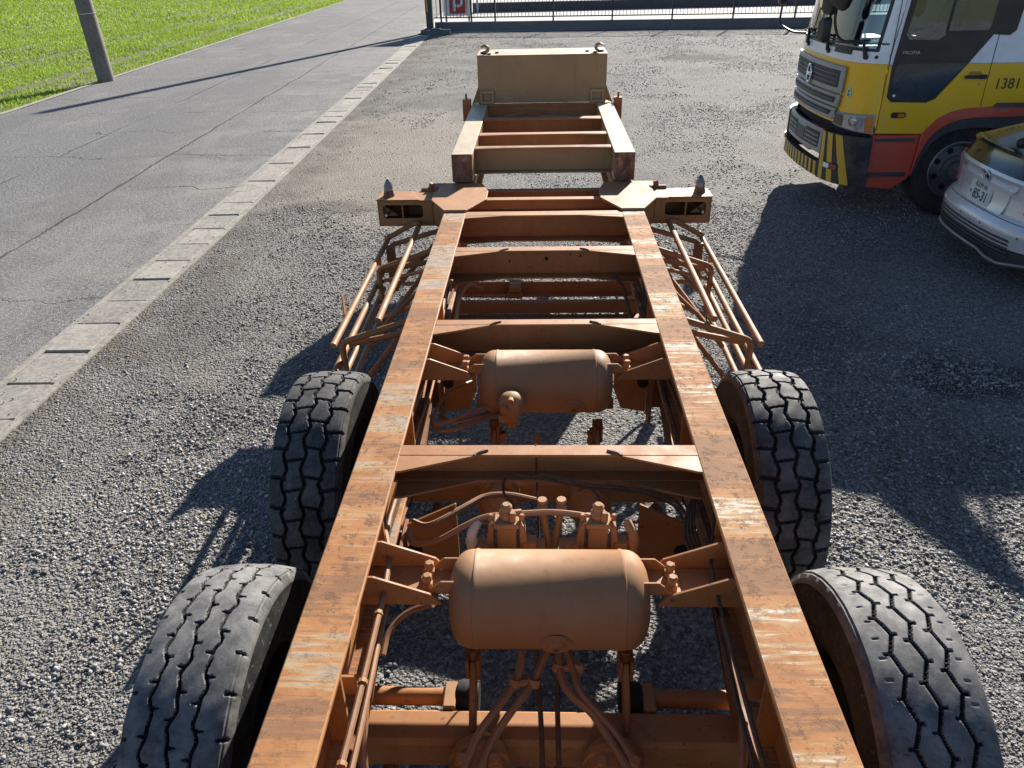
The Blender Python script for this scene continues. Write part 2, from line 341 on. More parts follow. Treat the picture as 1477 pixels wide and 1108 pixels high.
def arc_path(pts, k=6):
    # Catmull-Rom through points
    P = [Vector(p) for p in pts]; out = []
    for i in range(len(P)-1):
        p0, p1, p2, p3 = P[max(i-1, 0)], P[i], P[i+1], P[min(i+2, len(P)-1)]
        for j in range(k):
            t = j/k; out.append(0.5*((2*p1)+(p2-p0)*t+(2*p0-5*p1+4*p2-p3)*t*t+(3*p1-p0-3*p2+p3)*t**3))
    out.append(P[-1]); return out
def bent(pts, r=0.05, k=5):
    # polyline with rounded corners
    P = [Vector(p) for p in pts]; out = [P[0]]
    for i in range(1, len(P)-1):
        a, b, c = P[i-1], P[i], P[i+1]; ra = min(r, (a-b).length*0.45, (c-b).length*0.45)
        s = b+(a-b).normalized()*ra; e = b+(c-b).normalized()*ra
        for j in range(k+1):
            t = j/k; out.append(s*(1-t)**2+b*2*t*(1-t)+e*t*t)
    out.append(P[-1]); return out
def panel(mb, outer, holes, axis, a, b):
    # flat panel with holes, extruded between a and b along axis
    bm = bmesh.new(); edges = []
    for loop in [outer]+list(holes):
        vs = [bm.verts.new((q[0], q[1], 0)) for q in loop]
        edges += [bm.edges.new((vs[i], vs[(i+1) % len(vs)])) for i in range(len(vs))]
    bmesh.ops.triangle_fill(bm, use_beauty=True, use_dissolve=False, edges=edges)
    bm.verts.index_update(); base = [v.co.copy() for v in bm.verts]; tris = [[v.index for v in f.verts] for f in bm.faces]
    bnd = [(e.verts[0].index, e.verts[1].index) for e in bm.edges if len(e.link_faces) == 1]; bm.free()
    def P(q, t): return {'x': (t, q[0], q[1]), 'y': (q[0], t, q[1]), 'z': (q[0], q[1], t)}[axis]
    n = len(base); vs = [P(q, a) for q in base]+[P(q, b) for q in base]
    fs = tris+[[i+n for i in t[::-1]] for t in tris]+[(i, j, j+n, i+n) for i, j in bnd]
    mb.add(vs, fs)
def rounded(x0, x1, z0, z1, r, k=4):
    out = []
    for cx, cz, a0 in ((x1-r, z0+r, -90), (x1-r, z1-r, 0), (x0+r, z1-r, 90), (x0+r, z0+r, 180)):
        for j in range(k+1):
            t = math.radians(a0+90*j/k); out.append((cx+r*math.cos(t), cz+r*math.sin(t)))
    return out
def ring_poly(cx, cz, rx, rz, n=24): return [(cx+rx*math.cos(2*math.pi*i/n), cz+rz*math.sin(2*math.pi*i/n)) for i in range(n)]
def text_obj(name, s, size, mat, parent, mat4, extrude=0.002, xscale=1.0, offset=0.0):
    cu = bpy.data.curves.new(name, 'FONT'); cu.body = s; cu.size = size; cu.extrude = extrude; cu.align_x = 'CENTER'; cu.align_y = 'CENTER'; cu.offset = offset; cu.resolution_u = 3
    t = bpy.data.objects.new(name, cu); COL.objects.link(t); bpy.context.view_layer.update()
    dg = bpy.context.evaluated_depsgraph_get(); me = bpy.data.meshes.new_from_object(t.evaluated_get(dg))
    bpy.data.objects.remove(t); bpy.data.curves.remove(cu)
    me.transform(Matrix.Diagonal((xscale, 1, 1, 1))); me.transform(mat4)
    me.materials.clear(); me.materials.append(mat)
    o = bpy.data.objects.new(name, me); COL.objects.link(o); attach(o, parent); return o
# value noise for scattering
def vnoise(x, y, seed=0):
    r = np.random.default_rng(seed).random((256, 256)); xi = np.floor(x).astype(int); yi = np.floor(y).astype(int)
    fx = x-xi; fy = y-yi; fx = fx*fx*(3-2*fx); fy = fy*fy*(3-2*fy)
    g = lambda a, b: r[a % 256, b % 256]
    return (g(xi, yi)*(1-fx)+g(xi+1, yi)*fx)*(1-fy)+(g(xi, yi+1)*(1-fx)+g(xi+1, yi+1)*fx)*fy
def fbm(x, y, seed=0): return vnoise(x, y, seed)*0.55+vnoise(x*2.1, y*2.1, seed+1)*0.28+vnoise(x*4.3, y*4.3, seed+2)*0.17

# ------------------------------------------------------------------ the setting
def gshift(Y): return -0.02*max(0.0, Y-8.0)
def strip(name, mat, left, right, ys, z):
    mb = MB(); vs = []
    for y in ys: vs += [(left(y), y, z), (right(y), y, z)]
    mb.add(vs, [(2*i, 2*i+1, 2*i+3, 2*i+2) for i in range(len(ys)-1)]); return struct(mb.obj(name, mat))
mb = MB(); mb.add([(-600, -300, -0.06), (600, -300, -0.06), (600, 900, -0.06), (-600, 900, -0.06)], [(0, 1, 2, 3)])
struct(mb.obj('ground', SOIL))
def field_edge(Y): return -10.62-0.03*max(0, Y-15)
ys = [-30, -10, 0, 8, 12, 16, 20, 26, 32, 40, 55, 80, 120, 200]
strip('asphalt_road', ASPH, lambda y: field_edge(y)-0.02, lambda y: -3.97+gshift(y), ys, 0.0)
strip('road_edge_kerb', CONC, lambda y: field_edge(y)-0.16, lambda y: field_edge(y)-0.02, ys, 0.012)
# gravel lot: a gently uneven sheet
def lot():
    ny, nx = 190, 130
    Y = np.concatenate([np.linspace(-14, 0, 12)[:-1], np.linspace(0, 14, 120)[:-1], np.linspace(14, 34, ny-129)])
    T = np.linspace(0, 1, nx); T = np.where(T < 0.8, T/0.8*12.0, 12.0+(T-0.8)/0.2*24)
    YY, TT = np.meshgrid(Y, T, indexing='ij'); XX = -3.49+np.array([[gshift(y)] for y in Y])*1.0+TT
    fade = np.clip((TT-0.05)/0.6, 0, 1)*np.clip((30.2-YY)/1.0, 0, 1)
    Z = (fbm(XX*1.1, YY*1.1, 3)-0.5)*0.05+(fbm(XX*4, YY*4, 9)-0.5)*0.016
    Z = Z*fade
    for wx in (-0.976, 0.976): 
        for wy in (1.54, 2.85): Z *= 1-np.exp(-((XX-wx)**2+(YY-wy)**2)/0.12)
    v = np.stack([XX, YY, Z], -1).reshape(-1, 3); W = len(T)
    f = [(i*W+j, i*W+j+1, (i+1)*W+j+1, (i+1)*W+j) for i in range(len(Y)-1) for j in range(W-1)]
    mb = MB(); mb.v = [tuple(q) for q in v.tolist()]; mb.f = f; mb.mi = [0]*len(f)
    return struct(mb.obj('gravel_lot', GRAVEL, smooth=True, angle=180))
lot()
# concrete gutter with separate cover slabs
mb = MB()
for y0, y1 in zip(range(-6, 30, 2), range(-4, 32, 2)):
    a, b = gshift(y0), gshift(y1)
    for xa, xb, z0, z1 in ((-3.97, -3.915, -0.3, 0.012), (-3.545, -3.49, -0.3, 0.014), (-3.915, -3.545, -0.3, -0.12)):
        mb.add([(xa+a, y0, z0), (xb+a, y0, z0), (xb+b, y1, z0), (xa+b, y1, z0), (xa+a, y0, z1), (xb+a, y0, z1), (xb+b, y1, z1), (xa+b, y1, z1)],
               [(0, 3, 2, 1), (4, 5, 6, 7), (0, 1, 5, 4), (1, 2, 6, 5), (2, 3, 7, 6), (3, 0, 4, 7)])
gutter = struct(mb.obj('gutter', CONC))
slabs = []
for kx in range(4):
    mb = MB(); n = 5
    # slab with chipped edges
    r = random.Random(kx)
    top = [(-0.18, -0.245), (0.06+0.05*r.random(), -0.245+0.006*r.random()), (0.18, -0.245+0.02*r.random()), (0.18, 0.23+0.015*r.random()), (0.15, 0.245), (-0.05, 0.245-0.008*r.random()), (-0.18, 0.24)]
    mb.prism(top, 'z', -0.09, 0.0); slabs.append(mb)
smesh = []
for i in range(66):
    Y = -3.0+0.5*i
    if Y > 29.5: break
    if i < 4: o = slabs[i].obj('slab', CONC, gutter, bevel=0.006); smesh.append(o.data)
    else: o = bpy.data.objects.new('slab', smesh[random.randrange(4)]); COL.objects.link(o); attach(o, gutter)
    r = random.random
    o.location = (-3.73+gshift(Y)+(r()-0.5)*0.012, Y, 0.012+(r()-0.5)*0.018); o.rotation_euler = ((r()-0.5)*0.02, (r()-0.5)*0.03, (r()-0.5)*0.03); o.scale = (1.0, 0.975+0.04*r(), 1.0)
# loose crushed stone on the lot
def stones():
    zones = [(-3.45, 4.2, 0.9, 5.2, 2700, 0.006, 0.0175), (-3.45, 7.0, 5.2, 9.5, 950, 0.0075, 0.017), (-3.5, 9.0, 9.5, 17, 420, 0.008, 0.017), (-3.8, 10.5, 17, 29.5, 150, 0.010, 0.02)]
    C = []; Sz = []
    for x0, x1, y0, y1, dens, s0, s1 in zones:
        n = int((x1-x0)*(y1-y0)*dens); x = RNG.uniform(x0, x1, n); y = RNG.uniform(y0, y1, n)
        m = fbm(x*0.8+5, y*0.55, 21)*0.65+fbm(x*2.6, y*2.0, 31)*0.35
        beige = np.exp(-(((x+2.2)/2.2)**2+((y-11.5)/3.4)**2))*0.25
        kerb = np.exp(-((x+3.3)/0.45)**2)*0.10; m = np.clip((m-beige-kerb-0.46)/0.11, 0.05, 1); m = np.where((np.abs(x) < 0.6) & (y < 6), m*0.6, m)
        keep = RNG.random(n) < m
        g = -3.45-0.02*np.maximum(0, y-8); keep &= x > g
        x, y = x[keep], y[keep]; C.append(np.stack([x, y], 1)); Sz.append(s0+(s1-s0)*RNG.random(len(x))**2.8)
    for x0, x1, y0, y1, dens in ((-3.42, 4.0, 1.2, 5.6, 4200), (-3.42, 5.5, 5.6, 9.0, 1300)):
        n = int((x1-x0)*(y1-y0)*dens); x = RNG.uniform(x0, x1, n); y = RNG.uniform(y0, y1, n)
        m = np.clip(fbm(x*1.7+3, y*1.7, 61)*1.9-0.35, 0.2, 1); m = np.where((np.abs(x) < 0.75) & (y < 5.5), m*0.3, m); keep = RNG.random(n) < m
        C.append(np.stack([x[keep], y[keep]], 1)); Sz.append(RNG.uniform(0.0035, 0.0075, keep.sum())*(1.0 if y0 < 5 else 1.35))
    # some stray stones kicked onto the gutter and road edge
    n = 500; y = RNG.uniform(3, 20, n); x = -3.5-np.abs(RNG.normal(0, 0.45, n)); C.append(np.stack([x, y], 1)); Sz.append(RNG.uniform(0.005, 0.011, n))
    C = np.concatenate(C); S = np.concatenate(Sz); n = len(C)
    base = np.array([(1, 0, 0), (-1, 0, 0), (0, 1, 0), (0, -1, 0), (0, 0, 1), (0, 0, -1)], float)
    V = base[None]*RNG.uniform(0.55, 1.25, (n, 6, 1)); V += RNG.uniform(-0.28, 0.28, (n, 6, 3))
    # random rotation
    q = RNG.normal(size=(n, 4)); q /= np.linalg.norm(q, axis=1)[:, None]; a, b, c, d = q.T
    Rm = np.stack([np.stack([1-2*(c*c+d*d), 2*(b*c-a*d), 2*(b*d+a*c)], -1), np.stack([2*(b*c+a*d), 1-2*(b*b+d*d), 2*(c*d-a*b)], -1), np.stack([2*(b*d-a*c), 2*(c*d+a*b), 1-2*(b*b+c*c)], -1)], 1)
    V = np.einsum('nij,nkj->nki', Rm, V)*S[:, None, None]; V[:, :, 2] *= 0.75
    gx, gy = C[:, 0], C[:, 1]; fade = np.clip((gx+3.44)/0.6, 0, 1)
    Z = ((fbm(gx*1.1, gy*1.1, 3)-0.5)*0.05+(fbm(gx*4, gy*4, 9)-0.5)*0.016)*fade
    for wx in (-0.976, 0.976):
        for wy in (1.54, 2.85): Z *= 1-np.exp(-((gx-wx)**2+(gy-wy)**2)/0.12)
    Z = np.where(gx < -3.5-0.02*np.maximum(0, gy-8), 0.013, Z)
    V[:, :, 0] += gx[:, None]; V[:, :, 1] += gy[:, None]; V[:, :, 2] += (Z+S*0.22)[:, None]
    tri = np.array([(0, 2, 4), (2, 1, 4), (1, 3, 4), (3, 0, 4), (2, 0, 5), (1, 2, 5), (3, 1, 5), (0, 3, 5)])
    F = (tri[None]+(np.arange(n)*6)[:, None, None]).reshape(-1)
    me = bpy.data.meshes.new('loose_stones'); me.vertices.add(n*6); me.vertices.foreach_set('co', V.reshape(-1).astype(np.float32))
    me.loops.add(len(F)); me.loops.foreach_set('vertex_index', F.astype(np.int32)); me.polygons.add(len(F)//3)
    me.polygons.foreach_set('loop_start', np.arange(0, len(F), 3, dtype=np.int32)); me.update(); me.validate()
    t = np.clip(RNG.normal(0.24, 0.10, n), 0.07, 0.62); t = np.where(RNG.random(n) < 0.07, t+0.2, t)
    warm = RNG.uniform(-0.03, 0.08, n); t = t*np.clip(0.62+0.75*fbm(C[:, 0]*0.6, C[:, 1]*0.6, 51), 0.6, 1.3)
    colr = np.stack([t*(1+warm), t, t*(1-warm*1.3), np.ones(n)], 1)
    at = me.attributes.new('tint', 'FLOAT_COLOR', 'POINT'); at.data.foreach_set('color', np.repeat(colr, 6, 0).reshape(-1).astype(np.float32))
    me.materials.append(STONE); o = bpy.data.objects.new('loose_gravel', me); COL.objects.link(o); struct(o, 'stuff'); tag(o, 'loose grey crushed stone spread over the parking lot', 'gravel')
stones()
def straw():
    mb = MB()
    for i in range(2600):
        x = RNG.uniform(-3.4, -1.2) if i % 3 else RNG.uniform(1.3, 4.0); y = RNG.uniform(1.4, 5.5)
        if vnoise(np.array([x*2.0]), np.array([y*2.0]), 41)[0] < 0.55: continue
        a = RNG.uniform(0, 6.28); L = RNG.uniform(0.015, 0.06); z = 0.014+RNG.uniform(0, 0.012); w_ = 0.0012; dx, dy = math.cos(a)*L, math.sin(a)*L
        mb.add([(x-dy/L*w_, y+dx/L*w_, z), (x+dy/L*w_, y-dx/L*w_, z), (x+dx, y+dy, z+RNG.uniform(-0.004, 0.012))], [(0, 1, 2)])
    o = mb.obj('dry_straw', plain('dry_straw', (0.42, 0.34, 0.20), 0.8)); struct(o, 'stuff'); tag(o, 'wisps of dry straw lying between the stones', 'straw')
straw()
# field of young wheat in drilled rows
def wheat():
    parts = []
    for y0, y1, dens in ((13, 24, 620), (24, 38, 330), (38, 75, 110)):
        xl = -10.75-0.03*max(0, y0-15); x0 = -14-0.62*y1
        n = int((xl-x0)*(y1-y0)*dens); x = RNG.uniform(x0, xl, n); y = RNG.uniform(y0, y1, n)
        keep = x > -(3.0+0.66*y)-3; keep &= x < -10.72-0.03*np.maximum(0, y-15)
        row = (x+0.03*y)/0.52; fr = np.abs(row-np.round(row)); keep &= RNG.random(n) < np.clip(1.3-fr*2.0, 0.25, 1)
        tr = np.abs(((x+0.03*(y-22)+15.3)+1.35) % 2.7-1.35); keep &= (tr > 0.15+0.08*fbm(x*0.3, y*0.5, 8)) | (RNG.random(n) < 0.12)
        keep &= RNG.random(n) < np.clip(fbm(x*0.5, y*0.5, 77)*2.2, 0.35, 1)
        x, y = x[keep], y[keep]; sc = np.full(len(x), {13: 1.0, 24: 1.35, 38: 2.3}[y0]); parts.append(np.stack([x, y, sc], 1))
    P = np.concatenate(parts); n = len(P); ang = RNG.uniform(0, 6.283, n); h = RNG.uniform(0.04, 0.085, n)*np.sqrt(P[:, 2]); wd = 0.008*P[:, 2]*RNG.uniform(0.8, 1.5, n); lean = RNG.uniform(0.2, 0.9, n)*h
    la = RNG.uniform(0, 6.283, n); dx, dy = np.cos(ang)*wd, np.sin(ang)*wd
    V = np.zeros((n, 4, 3)); V[:, 0] = np.stack([P[:, 0]-dx, P[:, 1]-dy, np.full(n, -0.065)], 1); V[:, 1] = np.stack([P[:, 0]+dx, P[:, 1]+dy, np.full(n, -0.065)], 1)
    V[:, 2] = np.stack([P[:, 0]+dx*0.7+np.cos(la)*lean*0.4, P[:, 1]+dy*0.7+np.sin(la)*lean*0.4, -0.06+h*0.65], 1); V[:, 3] = np.stack([P[:, 0]+np.cos(la)*lean, P[:, 1]+np.sin(la)*lean, -0.06+h], 1)
    F = (np.array([(0, 1, 2), (0, 2, 3)])[None]+(np.arange(n)*4)[:, None, None]).reshape(-1)
    me = bpy.data.meshes.new('young_wheat'); me.vertices.add(n*4); me.vertices.foreach_set('co', V.reshape(-1).astype(np.float32))
    me.loops.add(len(F)); me.loops.foreach_set('vertex_index', F.astype(np.int32)); me.polygons.add(len(F)//3)
    me.polygons.foreach_set('loop_start', np.arange(0, len(F), 3, dtype=np.int32)); me.update(); me.validate()
    g = RNG.uniform(0.85, 1.15, n)*(0.8+0.4*fbm(P[:, 0]*0.3, P[:, 1]*0.3, 5)); yl = RNG.uniform(0, 1, n)
    colr = np.stack([(0.20+0.10*yl)*g, 0.36*g, 0.035*g, np.ones(n)], 1)
    at = me.attributes.new('tint', 'FLOAT_COLOR', 'POINT'); at.data.foreach_set('color', np.repeat(colr, 4, 0).reshape(-1).astype(np.float32))
    me.materials.append(GRASS); o = bpy.data.objects.new('young_wheat', me); COL.objects.link(o); struct(o, 'stuff'); tag(o, 'bright green young wheat growing in rows across the field', 'crop')
wheat()
# beyond the fence: pale yard, low dark wall
strip('concrete_yard', CONCL, lambda y: -3.97+gshift(y), lambda y: 60, [30.4, 36, 44, 60, 120, 200], 0.012)
def low_wall():
    mb = MB(); a, b = GZ(682, 18.5, 0), GZ(1165, 7.5, 0); d = Vector(b-a).normalized(); n = Vector((-d.y, d.x, 0)); e = Vector(a)+d*40
    for z0, z1, t in ((0.0, 0.36, 0.2), (0.36, 0.41, 0.26)):
        p0, p1 = Vector(a)-n*(t-0.2)/2, e-n*(t-0.2)/2
        mb.add([p0+Vector((0, 0, z0)), p1+Vector((0, 0, z0)), p1+n*t+Vector((0, 0, z0)), p0+n*t+Vector((0, 0, z0)), p0+Vector((0, 0, z1)), p1+Vector((0, 0, z1)), p1+n*t+Vector((0, 0, z1)), p0+n*t+Vector((0, 0, z1))],
               [(0, 3, 2, 1), (4, 5, 6, 7), (0, 1, 5, 4), (1, 2, 6, 5), (2, 3, 7, 6), (3, 0, 4, 7)])
    tag(mb.obj('low_wall', plain('backlit_dark_wall', (0.05, 0.055, 0.065), 0.7)), 'long low wall across the pale yard behind the railings, backlit shade put into its blue-black colour', 'wall')  # near-black colour holds the wall's backlit shade
    mb = MB(); p = GZ(689.5, 18.8, 0); mb.tube([(p[0], p[1]-0.3, 0.0), (p[0], p[1]-0.3, 1.3)], 0.05, 10)
    mb.lathe([(0.09, 0), (0.09, 0.02)], (p[0], p[1]-0.3, 0.0), (0, 0, 1), 10)
    tag(mb.obj('post', plain('pale_blue_paint', (0.32, 0.38, 0.45), 0.5)), 'pale blue post standing before the dark low wall', 'post')
low_wall()
# fence on a low concrete wall
def Yw(x): return 31.05-0.078*(x+3.6)
FROT = -math.atan(0.078)
mb = MB(); x0, x1 = -3.86, 15.0
mb.prism([(x0, Yw(x0)-0.09), (x1, Yw(x1)-0.09), (x1, Yw(x1)+0.09), (x0, Yw(x0)+0.09)], 'z', 0.0, 0.32)
tag(mb.obj('base_wall', CONCD, bevel=0.01), 'low grey concrete base wall carrying the dark railings', 'wall')
IRON = plain('dark_brown_iron', (0.05, 0.04, 0.035), 0.5, 0.3, 0.3)
fence = thing('railing_fence', 'dark metal railing of thin upright bars above the concrete base wall', 'fence', (4, Yw(4), 0.32))
mb = MB(); mb.box(-0.028, 0.028, -0.028, 0.028, 0.3, 1.34); mb.box(-0.036, 0.036, -0.036, 0.036, 1.34, 1.36); pm = None
for x in [-3.62, -2.50]+[-1.63+2.11*i for i in range(8)]:
    if pm is None: o = mb.obj('post', IRON, fence); pm = o.data
    else: o = bpy.data.objects.new('post', pm); COL.objects.link(o); attach(o, fence)
    o.location = (x, Yw(x), 0); o.rotation_euler = (0, 0, FROT)
for z in (0.46, 1.24):
    mb = MB(); mb.bar((x0, Yw(x0), z), (14.0, Yw(14.0), z), 0.03, 0.04); mb.obj('rail', IRON, fence)
mb = MB(); mb.box(-0.009, 0.009, -0.009, 0.009, 0.47, 1.235); pm = None; x = -3.78
while x < 13.9:
    if pm is None: o = mb.obj('bar', IRON, fence); pm = o.data
    else: o = bpy.data.objects.new('bar', pm); COL.objects.link(o); attach(o, fence)
    o.location = (x, Yw(x), 0); o.rotation_euler = (0, 0, FROT); x += 0.125
# parking sign behind the bars
WHITE = plain('white_sign_sheet', (0.78, 0.80, 0.82), 0.4, 0, 0.04); REDP = plain('red_sign_print', (0.52, 0.035, 0.05), 0.4, 0, 0.06)
sign = thing('parking_sign', 'white panel with a red square P behind the railing bars', 'sign', (-3.03, 31.2, 0.0))
mb = MB(); mb.box(-3.52, -2.54, 31.19, 31.22, 0.5, 2.55); sg = mb.obj('panel', WHITE, sign, bevel=0.004)
mb = MB()
for x in (-3.45, -2.61): mb.box(x-0.03, x+0.03, 31.225, 31.275, 0.0, 2.6)
for z in (0.8, 2.2): mb.box(-3.45, -2.61, 31.226, 31.26, z, z+0.04)
mb.obj('frame', IRON, sign)
mb = MB(); mb.prism(rounded(-3.31, -2.72, 0.575, 1.28, 0.06), 'y', 31.186, 31.19); mb.obj('red_square', REDP, sign)
mb = MB(); mb.prism([(-3.19, 0.66), (-3.09, 0.66), (-3.09, 1.2), (-3.19, 1.2)], 'y', 31.182, 31.186)
pp = [(-3.09, 0.80)]+[(-2.98+0.17*math.cos(t), 0.985+0.2*math.sin(t)) for t in np.linspace(-1.4, 1.4, 14)]+[(-3.09, 1.185), (-3.09, 1.10)]+[(-2.985+0.085*math.cos(t), 0.985+0.115*math.sin(t)) for t in np.linspace(1.4, -1.4, 12)]+[(-3.09, 0.88)]
mb.prism(pp, 'y', 31.182, 31.186); mb.obj('letter', WHITE, sign)
# tall dark post with a black and yellow guard
post = thing('tall_post', 'tall dark steel post with black and yellow guard beside the gutter', 'post', (-4.0, 30.75, 0))
mb = MB(); mb.box(-4.125, -3.885, 30.63, 30.86, 0.1, 7.9); mb.obj('column', plain('dark_green_steel', (0.05, 0.06, 0.062), 0.5, 0.2, 0.25), post, bevel=0.01)
mb = MB(); mb.box(-4.3, -3.25, 30.2, 30.95, -0.02, 0.12); mb.box(-4.2, -3.6, 30.45, 30.93, 0.12, 0.15); mb.obj('footing', CONCD, post, bevel=0.015)
YEL = plain('yellow_tape', (0.62, 0.36, 0.03), 0.5); mb = MB()
for i in range(6):
    mb.cur = i % 2; mb.box(-4.131, -3.99, 30.624, 30.70, 0.64+0.16*i, 0.80+0.16*i)
mb.mi = [0 if i % 2 else 1 for i in range(6) for _ in range(6)]
mb.cur = 0; mb.obj('guard', [BLK, BLK], post)
mb = MB(); mb.box(-4.085, -4.04, 30.618, 30.63, 0.68, 1.12); mb.box(-4.085, -4.04, 30.618, 30.63, 1.2, 1.5); mb.obj('guard_stripe', YEL, post)
# utility pole at the field edge
up = thing('utility_pole', 'brown grey concrete utility pole at the edge of the green field', 'pole', (-10.74, 19.95, 0))
mb = MB(); mb.tube([(-10.74, 19.95, -0.06), (-10.84, 19.98, 2.5), (-10.98, 20.0, 6.0), (-11.12, 20.05, 10.5)], [0.2, 0.19, 0.165, 0.13], 20); mb.obj('shaft', POLEC, up, smooth=True)
for z in (1.5, 2.8, 3.3):
    mb = MB(); t = z/10.5; mb.lathe([(0.212-0.06*t, 0), (0.212-0.06*t, 0.02)], (-10.74-0.038*z, 19.95+0.01*z, z), (-0.04, 0.01, 1), 20); mb.obj('band', STEEL, up)
mb = MB(); mb.bar((-11.9, 20.05, 9.8), (-10.3, 20.05, 9.8), 0.08, 0.08); mb.obj('crossarm', STEEL, up)

# ------------------------------------------------------------------ the trailer
ZR = 1.12; XO, XI = 0.683, 0.531; XC = (XO+XI)/2; ZG = 1.347
tr = thing('container_trailer', 'rusty orange skeletal container trailer with open frame, air tanks and four bare wheels', 'trailer', (0, 2.9, 0))
def part(mb, name, mat, parent=tr, **kw): return mb.obj(name, mat, parent, **kw)
Y0, Y1 = -0.75, 7.9
for s in (-1, 1):
    mb = MB()
    mb.box(s*XI, s*XO, Y0, Y1, ZR-0.018, ZR)                      # top flange
    mb.box(s*(XC-0.007), s*(XC+0.007), Y0, Y1, ZR-0.305, ZR-0.018)  # web
    mb.box(s*(XC-0.052), s*(XC+0.052), Y0, Y1, ZR-0.325, ZR-0.305)  # bottom flange
    beam = part(mb, 'main_beam', [OR, RAIL], bevel=0.004, top=1)
    for y in (1.33, 1.95, 2.62, 3.75, 4.7):                        # stiffeners on the inner face of the web
        mb = MB(); mb.prism([(s*(XC-0.008), ZR-0.02), (s*(XI+0.012), ZR-0.02), (s*(XI+0.012), ZR-0.22), (s*(XC-0.05), ZR-0.304), (s*(XC-0.008), ZR-0.304)], 'y', y, y+0.012)
        part(mb, 'stiffener', OR, beam)
        mb = MB(); mb.prism([(s*(XC+0.008), ZR-0.02), (s*(XO-0.012), ZR-0.02), (s*(XO-0.012), ZR-0.22), (s*(XC+0.05), ZR-0.304), (s*(XC+0.008), ZR-0.304)], 'y', y, y+0.012)
        part(mb, 'stiffener', OR, beam)
    # angle shelf bracket under the flange
    mb = MB(); mb.box(s*(XI-0.005), s*(XC-0.008), 1.40, 1.46, ZR-0.20, ZR-0.192); mb.box(s*(XI-0.005), s*(XC-0.008), 1.40, 1.408, ZR-0.192, ZR-0.13)
    part(mb, 'shelf_bracket', OR, beam)
# cross members: channels open to the rear, with triangular gussets
def cross(yb, yf, zt, depth, gus, mat=OR, xi=None, gout=None, name='cross_member', marks=False):
    xi = xi or (XC-0.008); mb = MB(); t = 0.011
    mb.box(-xi, xi, yf, yb, zt-t, zt); mb.box(-xi, xi, yb-t, yb, zt-depth+t, zt-t); mb.box(-xi, xi, yf, yb, zt-depth, zt-depth+t)
    o = part(mb, name, mat, bevel=0.0025)
    if gus:
        g0 = gout or XI+0.02
        for s in (-1, 1):
            for z in (zt-t, zt-depth):
                mb = MB(); mb.prism([(s*(g0-0.005), yf+0.0005), (s*(g0-0.005), yf-gus), (s*0.515, yf-gus+0.004), (s*0.25, yf+0.0005)], 'z', z+0.001, z+t-0.001)
                part(mb, 'gusset', mat, o, bevel=0.002)
            if marks:
                mb = MB(); p = arc_path([(s*0.262, yf-0.004, zt+0.001), (s*0.25, yf+0.012, zt+0.002), (s*0.215, yf+0.03, zt+0.001)], 4)
                mb.tube(p, 0.007, 6); part(mb, 'weld_bead', RUSTY, o)
    return o
c1 = cross(2.326, 2.26, ZR-0.002, 0.122, 0.10, marks=True)
c2 = cross(3.411, 3.351, ZR-0.002, 0.18, 0.10, marks=True)
c3 = cross(4.452, 4.379, ZR-0.002, 0.18, 0.085, marks=True)
c4 = cross(5.164, 5.071, ZR-0.002, 0.185, 0.05)
c5 = cross(5.516, 5.446, ZR-0.004, 0.10, 0)
c6 = cross(5.74, 5.68, ZR-0.004, 0.16, 0, DKOR)
c7 = cross(0.95, 0.89, ZR-0.002, 0.18, 0.10)
c8 = cross(0.10, 0.03, ZR-0.002, 0.18, 0.10)
for x, z, r in ((0.015, 1.045, 0.012), (-0.21, 1.03, 0.006), (0.22, 1.06, 0.006), (0.16, 1.07, 0.005)):
    mb = MB(); mb.lathe([(r, 0), (r, 0.004)], (x, 4.437, z), (0, 1, 0), 14); part(mb, 'bolt_hole', BLACKM, c3)
